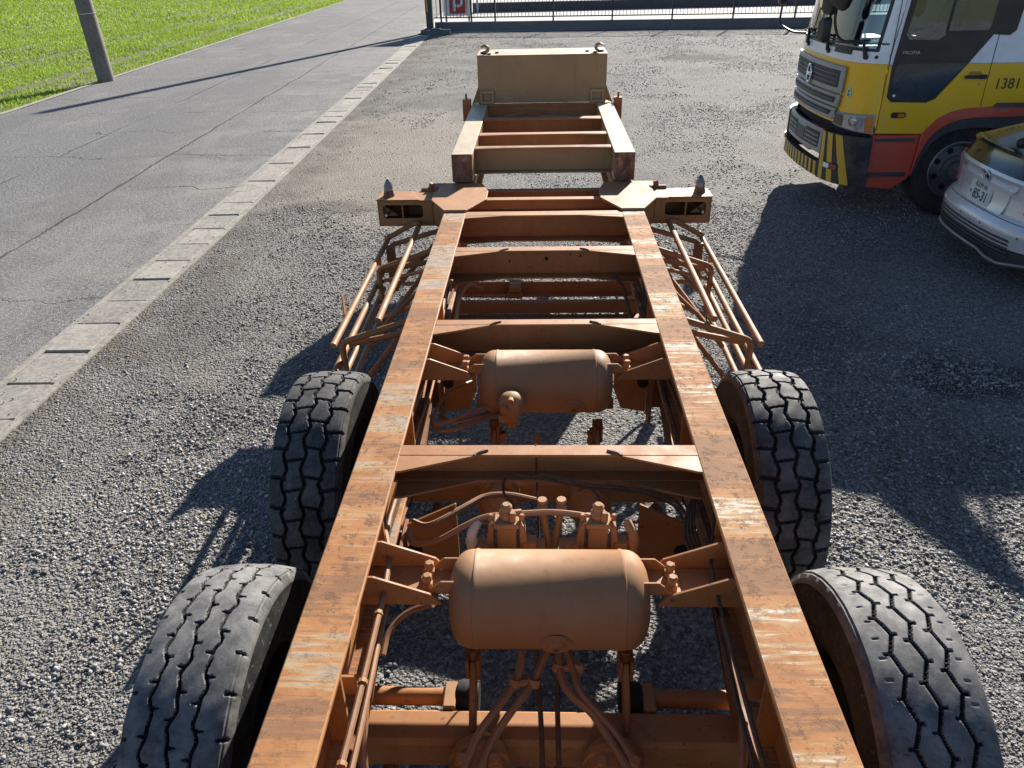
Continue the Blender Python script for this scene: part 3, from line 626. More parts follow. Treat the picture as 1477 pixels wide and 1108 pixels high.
# bolsters with retractable twist locks
LOCKM = plain('worn_lock_steel', (0.26, 0.26, 0.27), 0.3, 0.8, 0.3, 40)
def bolster(yr, yf):
    zt, zb = ZR-0.004, ZR-0.195
    for s in (-1, 1):
        mb = MB()
        # boxy arm: top, bottom, ends, rear face with a pocket
        mb.box(s*XO, s*1.205, yr, yf, zt-0.012, zt); mb.box(s*XO, s*1.205, yr, yf, zb, zb+0.012)
        mb.box(s*1.193, s*1.205, yr, yf, zb+0.012, zt-0.012); mb.box(s*XO, s*1.193, yf-0.012, yf, zb+0.012, zt-0.012)
        panel(mb, [(s*0.80, zb+0.012), (s*1.193, zb+0.012), (s*1.193, zt-0.012), (s*0.80, zt-0.012)], [rounded(min(s*0.875, s*1.165), max(s*0.875, s*1.165), zb+0.06, zt-0.035, 0.025)], 'y', yr, yr+0.012)
        mb.box(s*1.02, s*1.032, yr+0.014, yf-0.014, zb+0.012, zt-0.012)
        # sloping gusset in front of the rail
        mb.add([(s*XO, yr-0.10, zb), (s*0.80, yr, zb), (s*0.80, yr, zt-0.03), (s*XO, yr-0.10, zt-0.05), (s*XO, yr, zb), (s*XO, yr, zt-0.02)], [(0, 1, 2, 3), (0, 4, 1), (3, 2, 5), (4, 5, 2, 1), (0, 3, 5, 4)])
        # overlay plates on top
        mb.prism([(s*0.89, yr-0.008), (s*1.21, yr-0.008), (s*1.21, yf-0.03), (s*1.13, yf-0.01), (s*0.97, yf-0.02)], 'z', zt+0.001, zt+0.007)
        b = part(mb, 'bolster_arm', OR, bevel=0.003)
        yc = (yr+yf)/2-0.02; mb = MB(); mb.lathe([(0.042, 0), (0.042, 0.012), (0.036, 0.03), (0.034, 0.05)], (s*1.13, yc, zt+0.004), (0, 0, 1), 16); part(mb, 'lock_collar', RUSTY, b, smooth=True)
        mb = MB(); w = 0.030
        mb.add([(s*1.13+a*w*q, yc+c*w*1.15*q, zt+z) for z, q in ((0.05, 1.0), (0.085, 1.0), (0.115, 0.6), (0.135, 0.14)) for a, c in ((-1, -0.5), (-0.5, -1), (0.5, -1), (1, -0.5), (1, 0.5), (0.5, 1), (-0.5, 1), (-1, 0.5))],
               [tuple(range(8))[::-1]]+[(i*8+j, i*8+(j+1) % 8, i*8+8+(j+1) % 8, i*8+8+j) for i in range(3) for j in range(8)]+[tuple(range(24, 32))])
        part(mb, 'twist_lock', LOCKM, b, bevel=0.002)
        mb = MB(); mb.tube([(s*1.12, yr+0.05, zb+0.10), (s*1.135, yr-0.06, zb+0.10)], 0.011, 8); part(mb, 'lock_handle', STEEL, b, smooth=True)
        mb = MB(); mb.prism([(s*1.06, zb+0.07), (s*1.165, zb+0.07), (s*1.165, zb+0.15)], 'y', yr+0.03, yr+0.036); part(mb, 'pocket_plate', DKOR, b)
bolster(5.46, 5.70); bolster(-0.42, -0.18)
for s in (-1, 1):      # cover plates where the gooseneck meets the main beams
    mb = MB(); mb.prism([(s*0.685, 5.15), (s*0.80, 5.40), (s*0.80, 5.62), (s*0.74, 5.83), (s*0.46, 5.83), (s*0.405, 5.62), (s*0.405, 5.42), (s*0.53, 5.15)], 'z', ZR+0.001, ZR+0.016)
    part(mb, 'cover_plate', OR, bevel=0.003)
    mb = MB(); mb.box(s*0.63, s*0.86, 5.78, 5.98, ZR-0.09, ZR-0.02); part(mb, 'landing_leg_mount', DKOR, bevel=0.004)
# gooseneck
PINM = trailer_paint('red_orange_paint', (0.40, 0.11, 0.04), (0.44, 0.2, 0.1))
for s in (-1, 1):
    mb = MB(); mb.prism([(5.855, ZR+0.018), (8.35, ZR+0.018), (8.35, ZG), (5.855, ZG)], 'x', s*0.533, s*0.69)
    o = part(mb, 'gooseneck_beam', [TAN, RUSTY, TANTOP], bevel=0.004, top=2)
    for p in o.data.polygons:
        if p.normal.y < -0.9: p.material_index = 1
    mb = MB(); mb.prism([(0.70*s, 7.92), (0.78*s, 7.90), (0.78*s, 7.99), (0.70*s, 7.99)], 'z', ZG-0.15, ZG+0.05); mb.box(s*0.735, s*0.755, 7.93, 7.97, ZG+0.05, ZG+0.10); mb.box(s*0.69, s*0.70, 7.93, 7.97, ZG-0.12, ZG-0.04)
    part(mb, 'side_pin', PINM, bevel=0.003)
g1 = cross(6.169, 6.097, ZG-0.01, 0.20, 0.022, TAN, 0.5335, 0.533, 'gooseneck_cross_member')
g2 = cross(6.661, 6.578, ZG-0.01, 0.16, 0.025, OR, 0.5335, 0.533, 'gooseneck_cross_member')
g3 = cross(7.325, 7.228, ZG-0.01, 0.16, 0.025, OR, 0.5335, 0.533, 'gooseneck_cross_member')
g4 = cross(7.962, 7.90, ZG+0.0025, 0.18, 0, OR, 0.5335, 0.533, 'gooseneck_cross_member')
for pts in ([(-0.50, 7.84, 1.24), (-0.3, 7.82, 1.26), (-0.12, 7.83, 1.30), (0.1, 7.84, 1.27), (0.5, 7.84, 1.25)], [(-0.50, 7.81, 1.21), (-0.1, 7.80, 1.22), (0.05, 7.82, 1.26), (0.5, 7.82, 1.22)]):
    mb = MB(); mb.tube(arc_path(pts), 0.012, 8); part(mb, 'hose', HOSE, smooth=True)
# front box with lifting hooks
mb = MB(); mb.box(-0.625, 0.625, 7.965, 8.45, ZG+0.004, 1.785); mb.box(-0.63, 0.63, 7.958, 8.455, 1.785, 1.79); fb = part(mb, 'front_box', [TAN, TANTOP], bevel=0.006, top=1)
for s in (-1, 1):
    mb = MB(); x0, x1 = s*0.47, s*0.605
    mb.box(x0, x1, 7.93, 7.962, ZG+0.003, ZG+0.03); mb.box(x0, x1, 7.93, 7.962, ZG+0.10, ZG+0.125)
    mb.box(x0, x0+s*0.02, 7.93, 7.962, ZG+0.03, ZG+0.10); mb.box(x1-s*0.02, x1, 7.93, 7.962, ZG+0.03, ZG+0.10); part(mb, 'clamp_bracket', TAN, fb, bevel=0.002)
    mb = MB(); mb.prism([(s*0.625, ZG+0.02), (s*0.69, ZG+0.0), (s*0.625, ZG+0.16)], 'y', 7.96, 7.975); part(mb, 'web_gusset', OR, fb)
    # open hook
    hk = arc_path([(s*(0.525+q), 8.1, 1.79+z) for q, z in ((0.075, 0.010), (0.03, 0.012), (0.0, 0.032), (0.006, 0.06), (0.034, 0.071), (0.066, 0.060))], 3)
    mb = MB(); mb.tube(hk, [0.008+0.009*min(1, i/4)-0.008*max(0, (i-10)/5) for i in range(len(hk))], 8); part(mb, 'lifting_hook', TAN, fb, smooth=True)
    for dx, dy in ((0.0, -0.06), (0.06, 0.02), (-0.07, 0.05)):
        mb = MB(); mb.box(s*0.51+dx*s-0.016, s*0.51+dx*s+0.016, 8.08+dy-0.016, 8.08+dy+0.016, 1.79, 1.803); part(mb, 'hook_pad', BLACKM, fb)
mb = MB(); mb.lathe([(0.16, 0), (0.16, 0.02), (0.04, 0.02), (0.04, 0.1)], (0, 8.2, ZG-0.18), (0, 0, -1), 20); mb.box(-0.53, 0.53, 7.95, 8.44, ZG-0.18, ZG-0.165); part(mb, 'kingpin_plate', DKOR)
# landing legs
for s in (-1, 1):
    mb = MB(); x = s*0.745; mb.box(x-0.06, x+0.06, 5.82, 5.94, 0.42, ZR-0.09); mb.box(x-0.045, x+0.045, 5.835, 5.925, 0.05, 0.42); mb.box(x-0.12, x+0.12, 5.76, 6.0, 0.0, 0.05)
    part(mb, 'landing_leg', DKOR, bevel=0.004)
    mb = MB(); mb.lathe([(0.05, -0.06), (0.05, 0.06)], (s*0.85, 5.72, ZR-0.03), (1, 0, 0), 12); mb.tube([(s*0.85, 5.72, ZR-0.02), (s*0.83, 5.72, ZR+0.05)], 0.02, 8); part(mb, 'leg_gearbox', DKOR, smooth=True)
mb = MB(); mb.tube([(-0.7, 5.88, 0.75), (0.7, 5.88, 0.75)], 0.025, 10); part(mb, 'leg_shaft', DKOR, smooth=True)
# low cross bars between C2 and C3 with a small junction box
mb = MB(); yb = GZ(780, 407, 0.74)[1]; mb.box(-0.59, 0.59, yb-0.006, yb, 0.66, 0.745); mb.box(-0.59, 0.59, yb-0.07, yb-0.006, 0.66, 0.667); b1 = part(mb, 'low_cross_bar', DKOR, bevel=0.002)
mb = MB(); yc = GZ(780, 432, 0.74)[1]; mb.box(-0.59, 0.59, yc-0.05, yc, 0.665, 0.74); part(mb, 'low_cross_bar', DKOR, bevel=0.003)
mb = MB(); mb.box(-0.59, 0.59, yc-0.14, yc-0.06, 0.655, 0.663); part(mb, 'low_cross_bar', DKOR)
p = GY(743, 408, yb-0.03)
mb = MB(); mb.box(p[0]-0.04, p[0]+0.04, yb-0.085, yb-0.01, 0.70, p[2]+0.02); o = part(mb, 'junction_box', plain('grey_green_box', (0.16, 0.165, 0.14), 0.5), b1, bevel=0.006)
mb = MB(); mb.box(p[0]-0.035, p[0]+0.035, yb-0.10, yb-0.085, 0.71, 0.73); mb.tube([(p[0]-0.03, yb-0.09, 0.68), (p[0]-0.2, yb-0.08, 0.675), (p[0]-0.45, yb-0.07, 0.68)], 0.012, 8); mb.box(p[0]-0.05, p[0]+0.05, yb-0.10, yb-0.02, 0.665, 0.70); part(mb, 'box_gland', DKOR, b1)
# ---- air tanks
def air_tank(yc, zc, L, R, boss):
    e = 0.072; prof = []
    for t in np.linspace(0, math.pi/2, 9): prof.append((R*math.sin(t)**0.62, -L/2+e*(1-math.cos(t))))
    full = [(max(r, 0.002), h) for r, h in prof]
    full += [(R, -L/2+e+0.008), (R+0.0025, -L/2+e+0.010), (R+0.0025, -L/2+e+0.017), (R, -L/2+e+0.02)]
    full += [(r, -h) for r, h in full[::-1]]
    mb = MB(); mb.lathe(full, (0, yc, zc), (1, 0, 0), 56); t = part(mb, 'air_tank', TANKM, smooth=True, angle=40)
    a = math.radians(197) if boss else math.radians(205)
    bx = 0.02 if boss else 0.125; d = Vector((0, math.cos(a), math.sin(a))); o = Vector((bx, yc, zc))+d*(R-0.004)
    mb = MB(); mb.lathe([(0.052, 0), (0.05, 0.006), (0.03, 0.008), (0.028, 0.014), (0.014, 0.016), (0.013, 0.022), (0.009, 0.022), (0.009, 0.016)], o, d, 24, False); part(mb, 'drain_boss', TANKM, t, smooth=True)
    mb = MB(); mb.lathe([(0.009, 0.0165), (0.009, 0.0175)], o, d, 12); part(mb, 'plug_hole', BLACKM, t)
    for s in (-1, 1):
        xr = XC-0.009; xt = L/2-0.03; xe = 0.37; zt, zb = ZR-0.022, zc+0.06
        br = MB(); br.box(s*(xe-0.035), s*xr, yc-0.071, yc+0.071, zb-0.006, zb+0.004); 
        b = part(br, 'tank_bracket', OR, t, bevel=0.002)
        for dy in (-0.082, 0.072):
            mb = MB(); mb.prism([(s*xr, zb-0.008), (s*xr, zt), (s*(XI-0.012), zt+0.0), (s*(xe-0.015), zb+0.034), (s*(xe-0.05), zb-0.008)], 'y', yc+dy, yc+dy+0.01); part(mb, 'bracket_fin', OR, t, bevel=0.0015)
        mb = MB(); mb.box(s*xt-s*0.0, s*(xe+0.025), yc-0.05, yc+0.05, zb+0.005, zb+0.013)
        for dy in (-0.055, 0.047): mb.prism([(s*(L/2-0.055), zb+0.0135), (s*(xe+0.0), zb+0.0135), (s*(xe-0.02), zb+0.035), (s*(xe-0.045), zb+0.058), (s*(L/2-0.055), zb+0.058)], 'y', yc+dy, yc+dy+0.008)
        part(mb, 'tank_foot', OR, t, bevel=0.0015)
        for dy in (-0.028, 0.026):
            x = s*(xe-0.002); mb = MB(); mb.lathe([(0.017, 0), (0.017, 0.02), (0.012, 0.021), (0.012, 0.03), (0.016, 0.031), (0.016, 0.046), (0.011, 0.05)], (x, yc+dy, zb+0.013), (0, 0, 1), 6); part(mb, 'bolt', OR, t)
    return t
ZT = 0.938
t1 = air_tank(3.115, ZT, 0.615, 0.146, False); t2 = air_tank(1.745, ZT, 0.615, 0.150, True)
# relay valve (domed) behind the far tank
q = GZ(737, 568, 0.99); p = Vector((q[0], q[1]-0.01, 0.955))
mb = MB(); mb.lathe([(0.05, -0.05), (0.056, -0.02), (0.056, 0.0), (0.053, 0.012), (0.046, 0.03), (0.03, 0.042), (0.003, 0.047)], p, (0, 0, 1), 24); rv = part(mb, 'relay_valve', TANKM, smooth=True)
mb = MB(); mb.lathe([(0.03, -0.12), (0.03, -0.05)], p, (0, 0, 1), 12); mb.box(p.x-0.055, p.x+0.03, p.y-0.04, p.y+0.04, p.z-0.085, p.z-0.05); mb.tube([p+Vector((-0.02, -0.03, 0.0)), p+Vector((-0.03, -0.075, 0.0))], 0.016, 10); mb.tube([p+Vector((0.0, -0.03, 0.03)), p+Vector((-0.0, -0.055, 0.03))], 0.014, 10); part(mb, 'valve_body', OR, rv, smooth=True)
def hose(pts, r=0.011, mat=HOSE, name='hose', n=8, k=7):
    mb = MB(); mb.tube(arc_path(pts, k), r, n); return part(mb, name, mat, smooth=True)
V3 = lambda a: tuple(float(c) for c in a)
def H(*pz): return [V3(GZ(x, y, z)) for x, y, z in pz]
hose(H((730, 581, .90), (700, 587, .88), (665, 601, .87), (640, 611, .86), (628, 612, .87), (622, 600, .88)), 0.010)
hose(H((724, 595, .83), (695, 605, .83), (665, 617, .83), (640, 622, .83), (626, 616, .84), (624, 605, .86)), 0.010)
hose(H((722, 590, .80), (690, 600, .80), (655, 608, .79), (635, 600, .79)), 0.010)
hose(H((680, 550, .84), (662, 558, .86), (645, 568, .87), (632, 585, .88), (625, 605, .88)), 0.007)
# brake actuator tops between C1 and the far tank
for px in (721, 853):
    a = GZ(px, 640, 0.70); mb = MB(); z0 = 0.55
    b = GY(px, 618, a[1]); mb.tube([(a[0], a[1], z0), (a[0], a[1], b[2])], 0.012, 8); mb.lathe([(0.02, 0), (0.022, 0.02), (0.016, 0.03), (0.022, 0.05), (0.02, 0.06)], (a[0], a[1], b[2]-0.08), (0, 0, 1), 8); mb.box(a[0]-0.005, a[0]+0.03, a[1]-0.015, a[1]+0.015, b[2]-0.06, b[2]-0.02)
    part(mb, 'slack_adjuster', DKOR, smooth=True)
mb = MB(); a = GZ(775, 645, 0.75); b = GY(775, 628, a[1]); mb.tube([(a[0], a[1], 0.55), (a[0], a[1], b[2])], [0.02, 0.016], 10); part(mb, 'breather_pipe', HOSE, smooth=True)
# axle valves behind the near tank
for px, first in ((731, 1), (862, 0)):
    c = GZ(px, 765, 0.985); x, y, z = c
    mb = MB(); mb.box(x-0.032, x+0.032, y-0.028, y+0.03, z-0.06, z+0.03); mb.box(x-0.042, x+0.042, y-0.034, y+0.036, z+0.03, z+0.05); vb = part(mb, 'brake_valve', TANKM, bevel=0.004)
    mb = MB(); mb.lathe([(0.024, 0), (0.026, 0.02), (0.018, 0.03), (0.02, 0.045), (0.012, 0.055)], (x, y+0.01, z+0.05), (0, 0, 1), 12); mb.lathe([(0.012, 0), (0.012, 0.03), (0.008, 0.035)], (x+0.02, y-0.01, z+0.05), (0, 0, 1), 10); part(mb, 'valve_cap', TANKM, vb, smooth=True)
    for dx in (-1, 1):
        mb = MB(); mb.prism([(x+dx*0.045, z-0.07), (x+dx*0.075, z-0.07), (x+dx*0.06, z+0.03), (x+dx*0.042, z+0.045)], 'y', y-0.02, y+0.02); part(mb, 'valve_ear', TANKM, vb, bevel=0.003)
        mb = MB(); mb.lathe([(0.009, 0), (0.009, 0.02), (0.006, 0.024)], (x+dx*0.052, y, z+0.045), (0, 0, 1), 8); part(mb, 'stud', TANKM, vb)
    mb = MB(); mb.box(x-0.13, x+0.13, y-0.05, y+0.04, z-0.085, z-0.065); mb.box(x+0.055, x+0.10, y-0.03, y+0.02, z-0.064, z-0.035); mb.box(x-0.11, x-0.06, y-0.03, y+0.0, z-0.064, z-0.045); part(mb, 'valve_shelf', OR, vb, bevel=0.002)
    sx = -1 if first else 1
    mb = MB(); mb.tube(bent([(x+sx*0.12, y-0.02, z-0.09), (x+sx*0.12, y-0.02, z+0.0), (x+sx*0.10, y+0.02, z+0.02)], 0.02), 0.017, 10); mb.lathe([(0.02, 0), (0.02, 0.02)], (x+sx*0.12, y-0.02, z-0.04), (0, 0, 1), 8); part(mb, 'elbow_fitting', plain('pale_fitting_%d' % px, (0.62, 0.55, 0.45), 0.4) if first else TANKM, vb, smooth=True)
    for dx, r in ((0.10*(-sx), 0.012),):
        mb = MB(); mb.tube([(x-sx*0.15, y+0.03, z-0.15), (x-sx*0.12, y+0.09, z+0.03)], 0.013, 8); mb.lathe([(0.019, 0), (0.019, 0.012), (0.014, 0.016), (0.019, 0.022), (0.019, 0.034), (0.012, 0.04), (0.018, 0.05), (0.016, 0.062)], (x-sx*0.12, y+0.09, z+0.0), (0, 0, 1), 10); part(mb, 'ribbed_union', TANKM, vb, smooth=True)
hose(H((738, 742, 1.03), (700, 746, 1.02), (668, 760, 1.0), (635, 778, .97), (605, 785, .93), (592, 780, .92), (590, 765, .92)), 0.0105)
hose(H((738, 742, 1.03), (790, 739, 1.03), (830, 742, 1.03), (862, 748, 1.03)), 0.0105)
mb = MB(); mb.tube(H((728, 743, 1.03), (752, 740, 1.03)), 0.015, 10); part(mb, 'tee_fitting', TANKM, smooth=True)
hose(H((775, 722, .88), (735, 714, .90), (700, 716, .90), (672, 730, .90), (640, 748, .89), (615, 758, .88), (596, 752, .88)), 0.011, HOSE)
hose(H((742, 742, .97), (738, 725, .98), (727, 712, .99), (728, 692, 1.02), (745, 684, 1.05), (765, 688, 1.06)), 0.005, CABLE, 'cable')
hose(H((765, 690, 1.05), (785, 684, 1.06), (810, 690, 1.05), (850, 700, 1.03), (920, 706, 1.01), (965, 718, .98), (985, 735, .96), (998, 765, .93), (1003, 800, .9)), 0.006, CABLE, 'cable')
hose(H((800, 684, 1.06), (784, 688, 1.05), (800, 694, 1.04), (850, 704, 1.02), (915, 710, 1.0), (960, 723, .97), (982, 742, .95), (994, 790, .9)), 0.005, CABLE, 'cable')
hose(H((850, 702, 1.02), (862, 715, 1.0), (865, 735, .97), (862, 748, .96)), 0.006, CABLE, 'cable')
hose(H((773, 641, 1.12), (774, 690, 1.0), (777, 760, .85), (777, 800, .8)), 0.0035, CABLE, 'cable')
# hoses falling from the near tank to the brake chambers
for pts, r in ((((752, 940, .77), (750, 965, .74), (742, 985, .72), (715, 1025, .70), (690, 1060, .68), (668, 1110, .66), (655, 1140, .64)), .013),
               (((790, 938, .77), (782, 955, .75), (768, 985, .72), (735, 1030, .70), (712, 1065, .68), (693, 1110, .66), (680, 1140, .64)), .013),
               (((806, 938, .77), (808, 970, .74), (822, 1000, .72), (855, 1030, .70), (880, 1068, .68), (905, 1110, .66), (915, 1140, .64)), .013),
               (((817, 938, .77), (828, 970, .74), (838, 1000, .72), (868, 1035, .70), (893, 1065, .68), (920, 1110, .66), (935, 1140, .64)), .013)):
    hose(H(*pts), r)
for pts in (((773, 935, .77), (778, 1000, .70), (781, 1060, .67), (783, 1130, .62)), ((806, 935, .77), (804, 1000, .70), (805, 1060, .67), (807, 1130, .62))):
    hose(H(*pts), 0.008, CABLE, 'brake_cable')
for a, b in (((742, 985, .72), (770, 985, .72)), ((806, 963, .74), (834, 963, .74))):
    mb = MB(); mb.tube(H(a, b), 0.012, 8); A, B = H(a, b)
    for q in (A, B): mb.lathe([(0.02, -0.012), (0.02, 0.012)], q, (0.2, 0.5, 0.8), 10)
    part(mb, 'hose_clamp', TANKM, smooth=True)
# ---- axles, brake chambers, suspension
WY = (2.86, 1.55); RW = 0.53
for yi, y in enumerate(WY):
    mb = MB(); mb.box(-0.80, 0.80, y-0.062, y+0.062, RW-0.062, RW+0.062); ax = part(mb, 'axle', OR, bevel=0.014)
    for s in (-1, 1): mb = MB(); mb.lathe([(0.06, 0), (0.06, 0.06), (0.205, 0.062), (0.215, 0.08), (0.215, 0.22)], (s*0.72, y, RW), (s, 0, 0), 28); part(mb, 'brake_drum', BLACKM, ax, smooth=True)
    for s in (-1, 1):
        x = s*0.20-0.01; o = Vector((x, y-0.20, RW+0.035))
        d = Vector((0, 1, 0.12)).normalized()
        mb = MB(); mb.lathe([(0.03, 0.17), (0.05, 0.15), (0.078, 0.13), (0.085, 0.11), (0.092, 0.105), (0.092, 0.085), (0.085, 0.08), (0.086, 0.02), (0.093, 0.015), (0.093, -0.005), (0.084, -0.01), (0.078, -0.05), (0.05, -0.085), (0.02, -0.09)], o, d, 26); bc = part(mb, 'brake_chamber', OR, ax, smooth=True)
        for dx in (-0.045, 0.05):
            mb = MB(); mb.tube([o+Vector((dx, 0.03, 0.07)), o+Vector((dx, 0.03, 0.115))], 0.016, 10); mb.lathe([(0.021, 0), (0.021, 0.014)], o+Vector((dx, 0.03, 0.09)), (0, 0, 1), 6); part(mb, 'chamber_port', OR, ax, smooth=True)
        # slack arm and clevis
        xs = s*0.235; mb = MB(); mb.bar((xs, y-0.03, RW+0.08), (xs, y+0.10, RW+0.24), 0.022, 0.05); part(mb, 'slack_arm', DKOR, ax, bevel=0.004)
        mb = MB(); mb.tube([(xs, y+0.10, RW+0.16), (xs, y+0.10, RW+0.29)], 0.016, 10); mb.box(xs-0.022, xs-0.012, y+0.06, y+0.13, RW+0.2, RW+0.28); mb.box(xs+0.012, xs+0.022, y+0.06, y+0.13, RW+0.2, RW+0.28); part(mb, 'clevis', DKOR, ax)
        # camshaft tube across to the wheel
        mb = MB(); mb.tube([(s*0.25, y+0.13, RW+0.03), (s*0.60, y+0.13, RW+0.03)], 0.030, 14); part(mb, 'camshaft_tube', OR, ax, smooth=True)
        mb = MB(); mb.lathe([(0.05, -0.035), (0.055, -0.02), (0.055, 0.02), (0.05, 0.035)], (s*0.262, y+0.13, RW+0.03), (1, 0, 0), 16); part(mb, 'camshaft_bearing', BLACKM, ax, smooth=True)
        mb = MB(); mb.box(s*0.30, s*0.34, y+0.06, y+0.16, RW+0.005, RW+0.07); part(mb, 'camshaft_clamp', TANKM, ax, bevel=0.004)
        # leaf spring pack
        for L in range(5):
            h = 0.56-0.075*L; mb = MB(); mb.tube([], 0.01) if False else None
            pts = [(y+h*t, RW+0.085+0.016*(4-L)*0+0.016*(4-L)-0.10*(1-t*t)*0+0.07*t*t) for t in np.linspace(-1, 1, 9)]
            mb = MB(); vs = [(s*XC+a, q[0], q[1]+b) for q in pts for a, b in ((-0.045, 0), (0.045, 0), (0.045, 0.014), (-0.045, 0.014))]
            fs = [(i*4+j, i*4+(j+1) % 4, i*4+4+(j+1) % 4, i*4+4+j) for i in range(8) for j in range(4)]+[(3, 2, 1, 0), (32, 33, 34, 35)]
            mb.add(vs, fs); part(mb, 'leaf_spring', DKOR, ax)
# spring hangers: plates facing the rear, seen through the frame
for y, w0, z0 in ((3.46, 0.17, 0.52), (2.20, 0.19, 0.50), (0.92, 0.17, 0.52)):
    for s in (-1, 1):
        mb = MB()
        for xa in (XC-0.075, XC+0.061): mb.prism([(y-0.10, ZR-0.326), (y+0.10, ZR-0.326), (y+0.06, z0), (y-0.06, z0)], 'x', s*xa, s*(xa+0.014))
        mb.box(s*(XC-0.059), s*(XC+0.059), y+0.02, y+0.034, z0+0.05, ZR-0.327); hg = part(mb, 'spring_hanger', DKOR, bevel=0.002)
        mb = MB(); mb.prism([(s*(XC-0.08), ZR-0.30), (s*(XC-0.08), z0+0.02), (s*(XC-0.08-w0*0.75), z0+0.04), (s*(XC-0.08-w0), z0+0.16), (s*(XC-0.08-w0), ZR-0.20)], 'y', y+0.03, y+0.042); part(mb, 'hanger_plate', OR, hg, bevel=0.002)
        mb = MB(); mb.lathe([(0.03, 0), (0.03, 0.01)], (s*(XC-0.10), y+0.018, z0+0.20), (0, 1, 0), 14); part(mb, 'plate_hole', BLACKM, hg)
    mb = MB(); mb.tube([(-0.36, y+0.05, z0+0.06), (0.36, y+0.05, z0+0.06)] if y > 3 else [(-0.5, y+0.08, z0+0.0), (0.5, y+0.08, z0+0.0)], 0.032, 14); part(mb, 'hanger_cross_tube', DKOR, smooth=True)
# diagonal torque rods
for y in (2.30, 1.02):
    for s in (-1, 1):
        mb = MB(); mb.tube([(s*0.50, y+0.05, 0.55), (s*0.50, y+0.5, 0.45)], 0.024, 10); part(mb, 'torque_rod', DKOR, smooth=True)
# pipes and wiring along the inner faces of the beams
for s in (-1, 1):
    for i, (dx, dz, r, m) in enumerate(((0.030, -0.10, 0.009, HOSE), (0.052, -0.16, 0.008, HOSE), (0.022, -0.22, 0.007, CABLE))):
        pts = [(s*(XI+0.02-dx*0.5+0.012*math.sin(y*3.1+i)), y, ZR+dz-0.02*math.sin(y*2.3+i*1.7)) for y in np.arange(0.3, 5.2, 0.3)]
        pts = [(q[0]-s*(0.03 if q[1] < 2.0 else -0.035), q[1], q[2]-(0.0 if q[1] < 2.0 else 0.06)) for q in pts]; m = CABLE if s > 0 else m; r = r*(0.62 if s > 0 else 1)
        hose(pts, r, m, 'pipe_run', 7, 3)
        if i == 0:
            for y in np.arange(0.9, 1.9, 0.23):
                if s > 0 or abs((y*10) % 3) < 0.4: continue
                x = s*(XI+0.02-0.03-dx*0.5+0.012*math.sin(y*3.1)); mb = MB(); mb.tube([(x, y-0.006, ZR+dz-0.02*math.sin(y*2.3)), (x, y+0.006, ZR+dz-0.02*math.sin(y*2.3))], 0.0135, 8); part(mb, 'pipe_tie', TANKM)
hose(H((552, 945, .84), (560, 915, .86), (578, 891, .88), (600, 878, .90), (625, 872, .93)), 0.010)
hose([(-0.54, 1.5, 0.80), (-0.53, 1.36, 0.72), (-0.51, 1.28, 0.60), (-0.50, 1.2, 0.5)], 0.013)
hose([(0.54, 1.42, 0.80), (0.52, 1.30, 0.72), (0.52, 1.22, 0.58), (0.52, 1.15, 0.5)], 0.013)
for i in range(4): hose([(0.53, 2.22, 1.0), (0.50-0.012*i, 2.05, 0.95), (0.545-0.014*i, 1.92, 0.88), (0.56-0.01*i, 1.75, 0.86)], 0.006, CABLE, 'cable')
hose([(-0.36, 4.2, 0.95), (-0.44, 4.22, 0.97), (-0.49, 4.12, 0.93), (-0.50, 3.9, 0.86), (-0.51, 3.6, 0.85)], 0.011)
hose([(-0.50, 4.18, 0.95), (-0.505, 3.9, 0.87), (-0.53, 3.65, 0.86)], 0.009)
hose([(0.42, 4.3, 0.98), (0.46, 4.2, 0.95), (0.49, 3.9, 0.86), (0.51, 3.6, 0.84)], 0.010, CABLE)
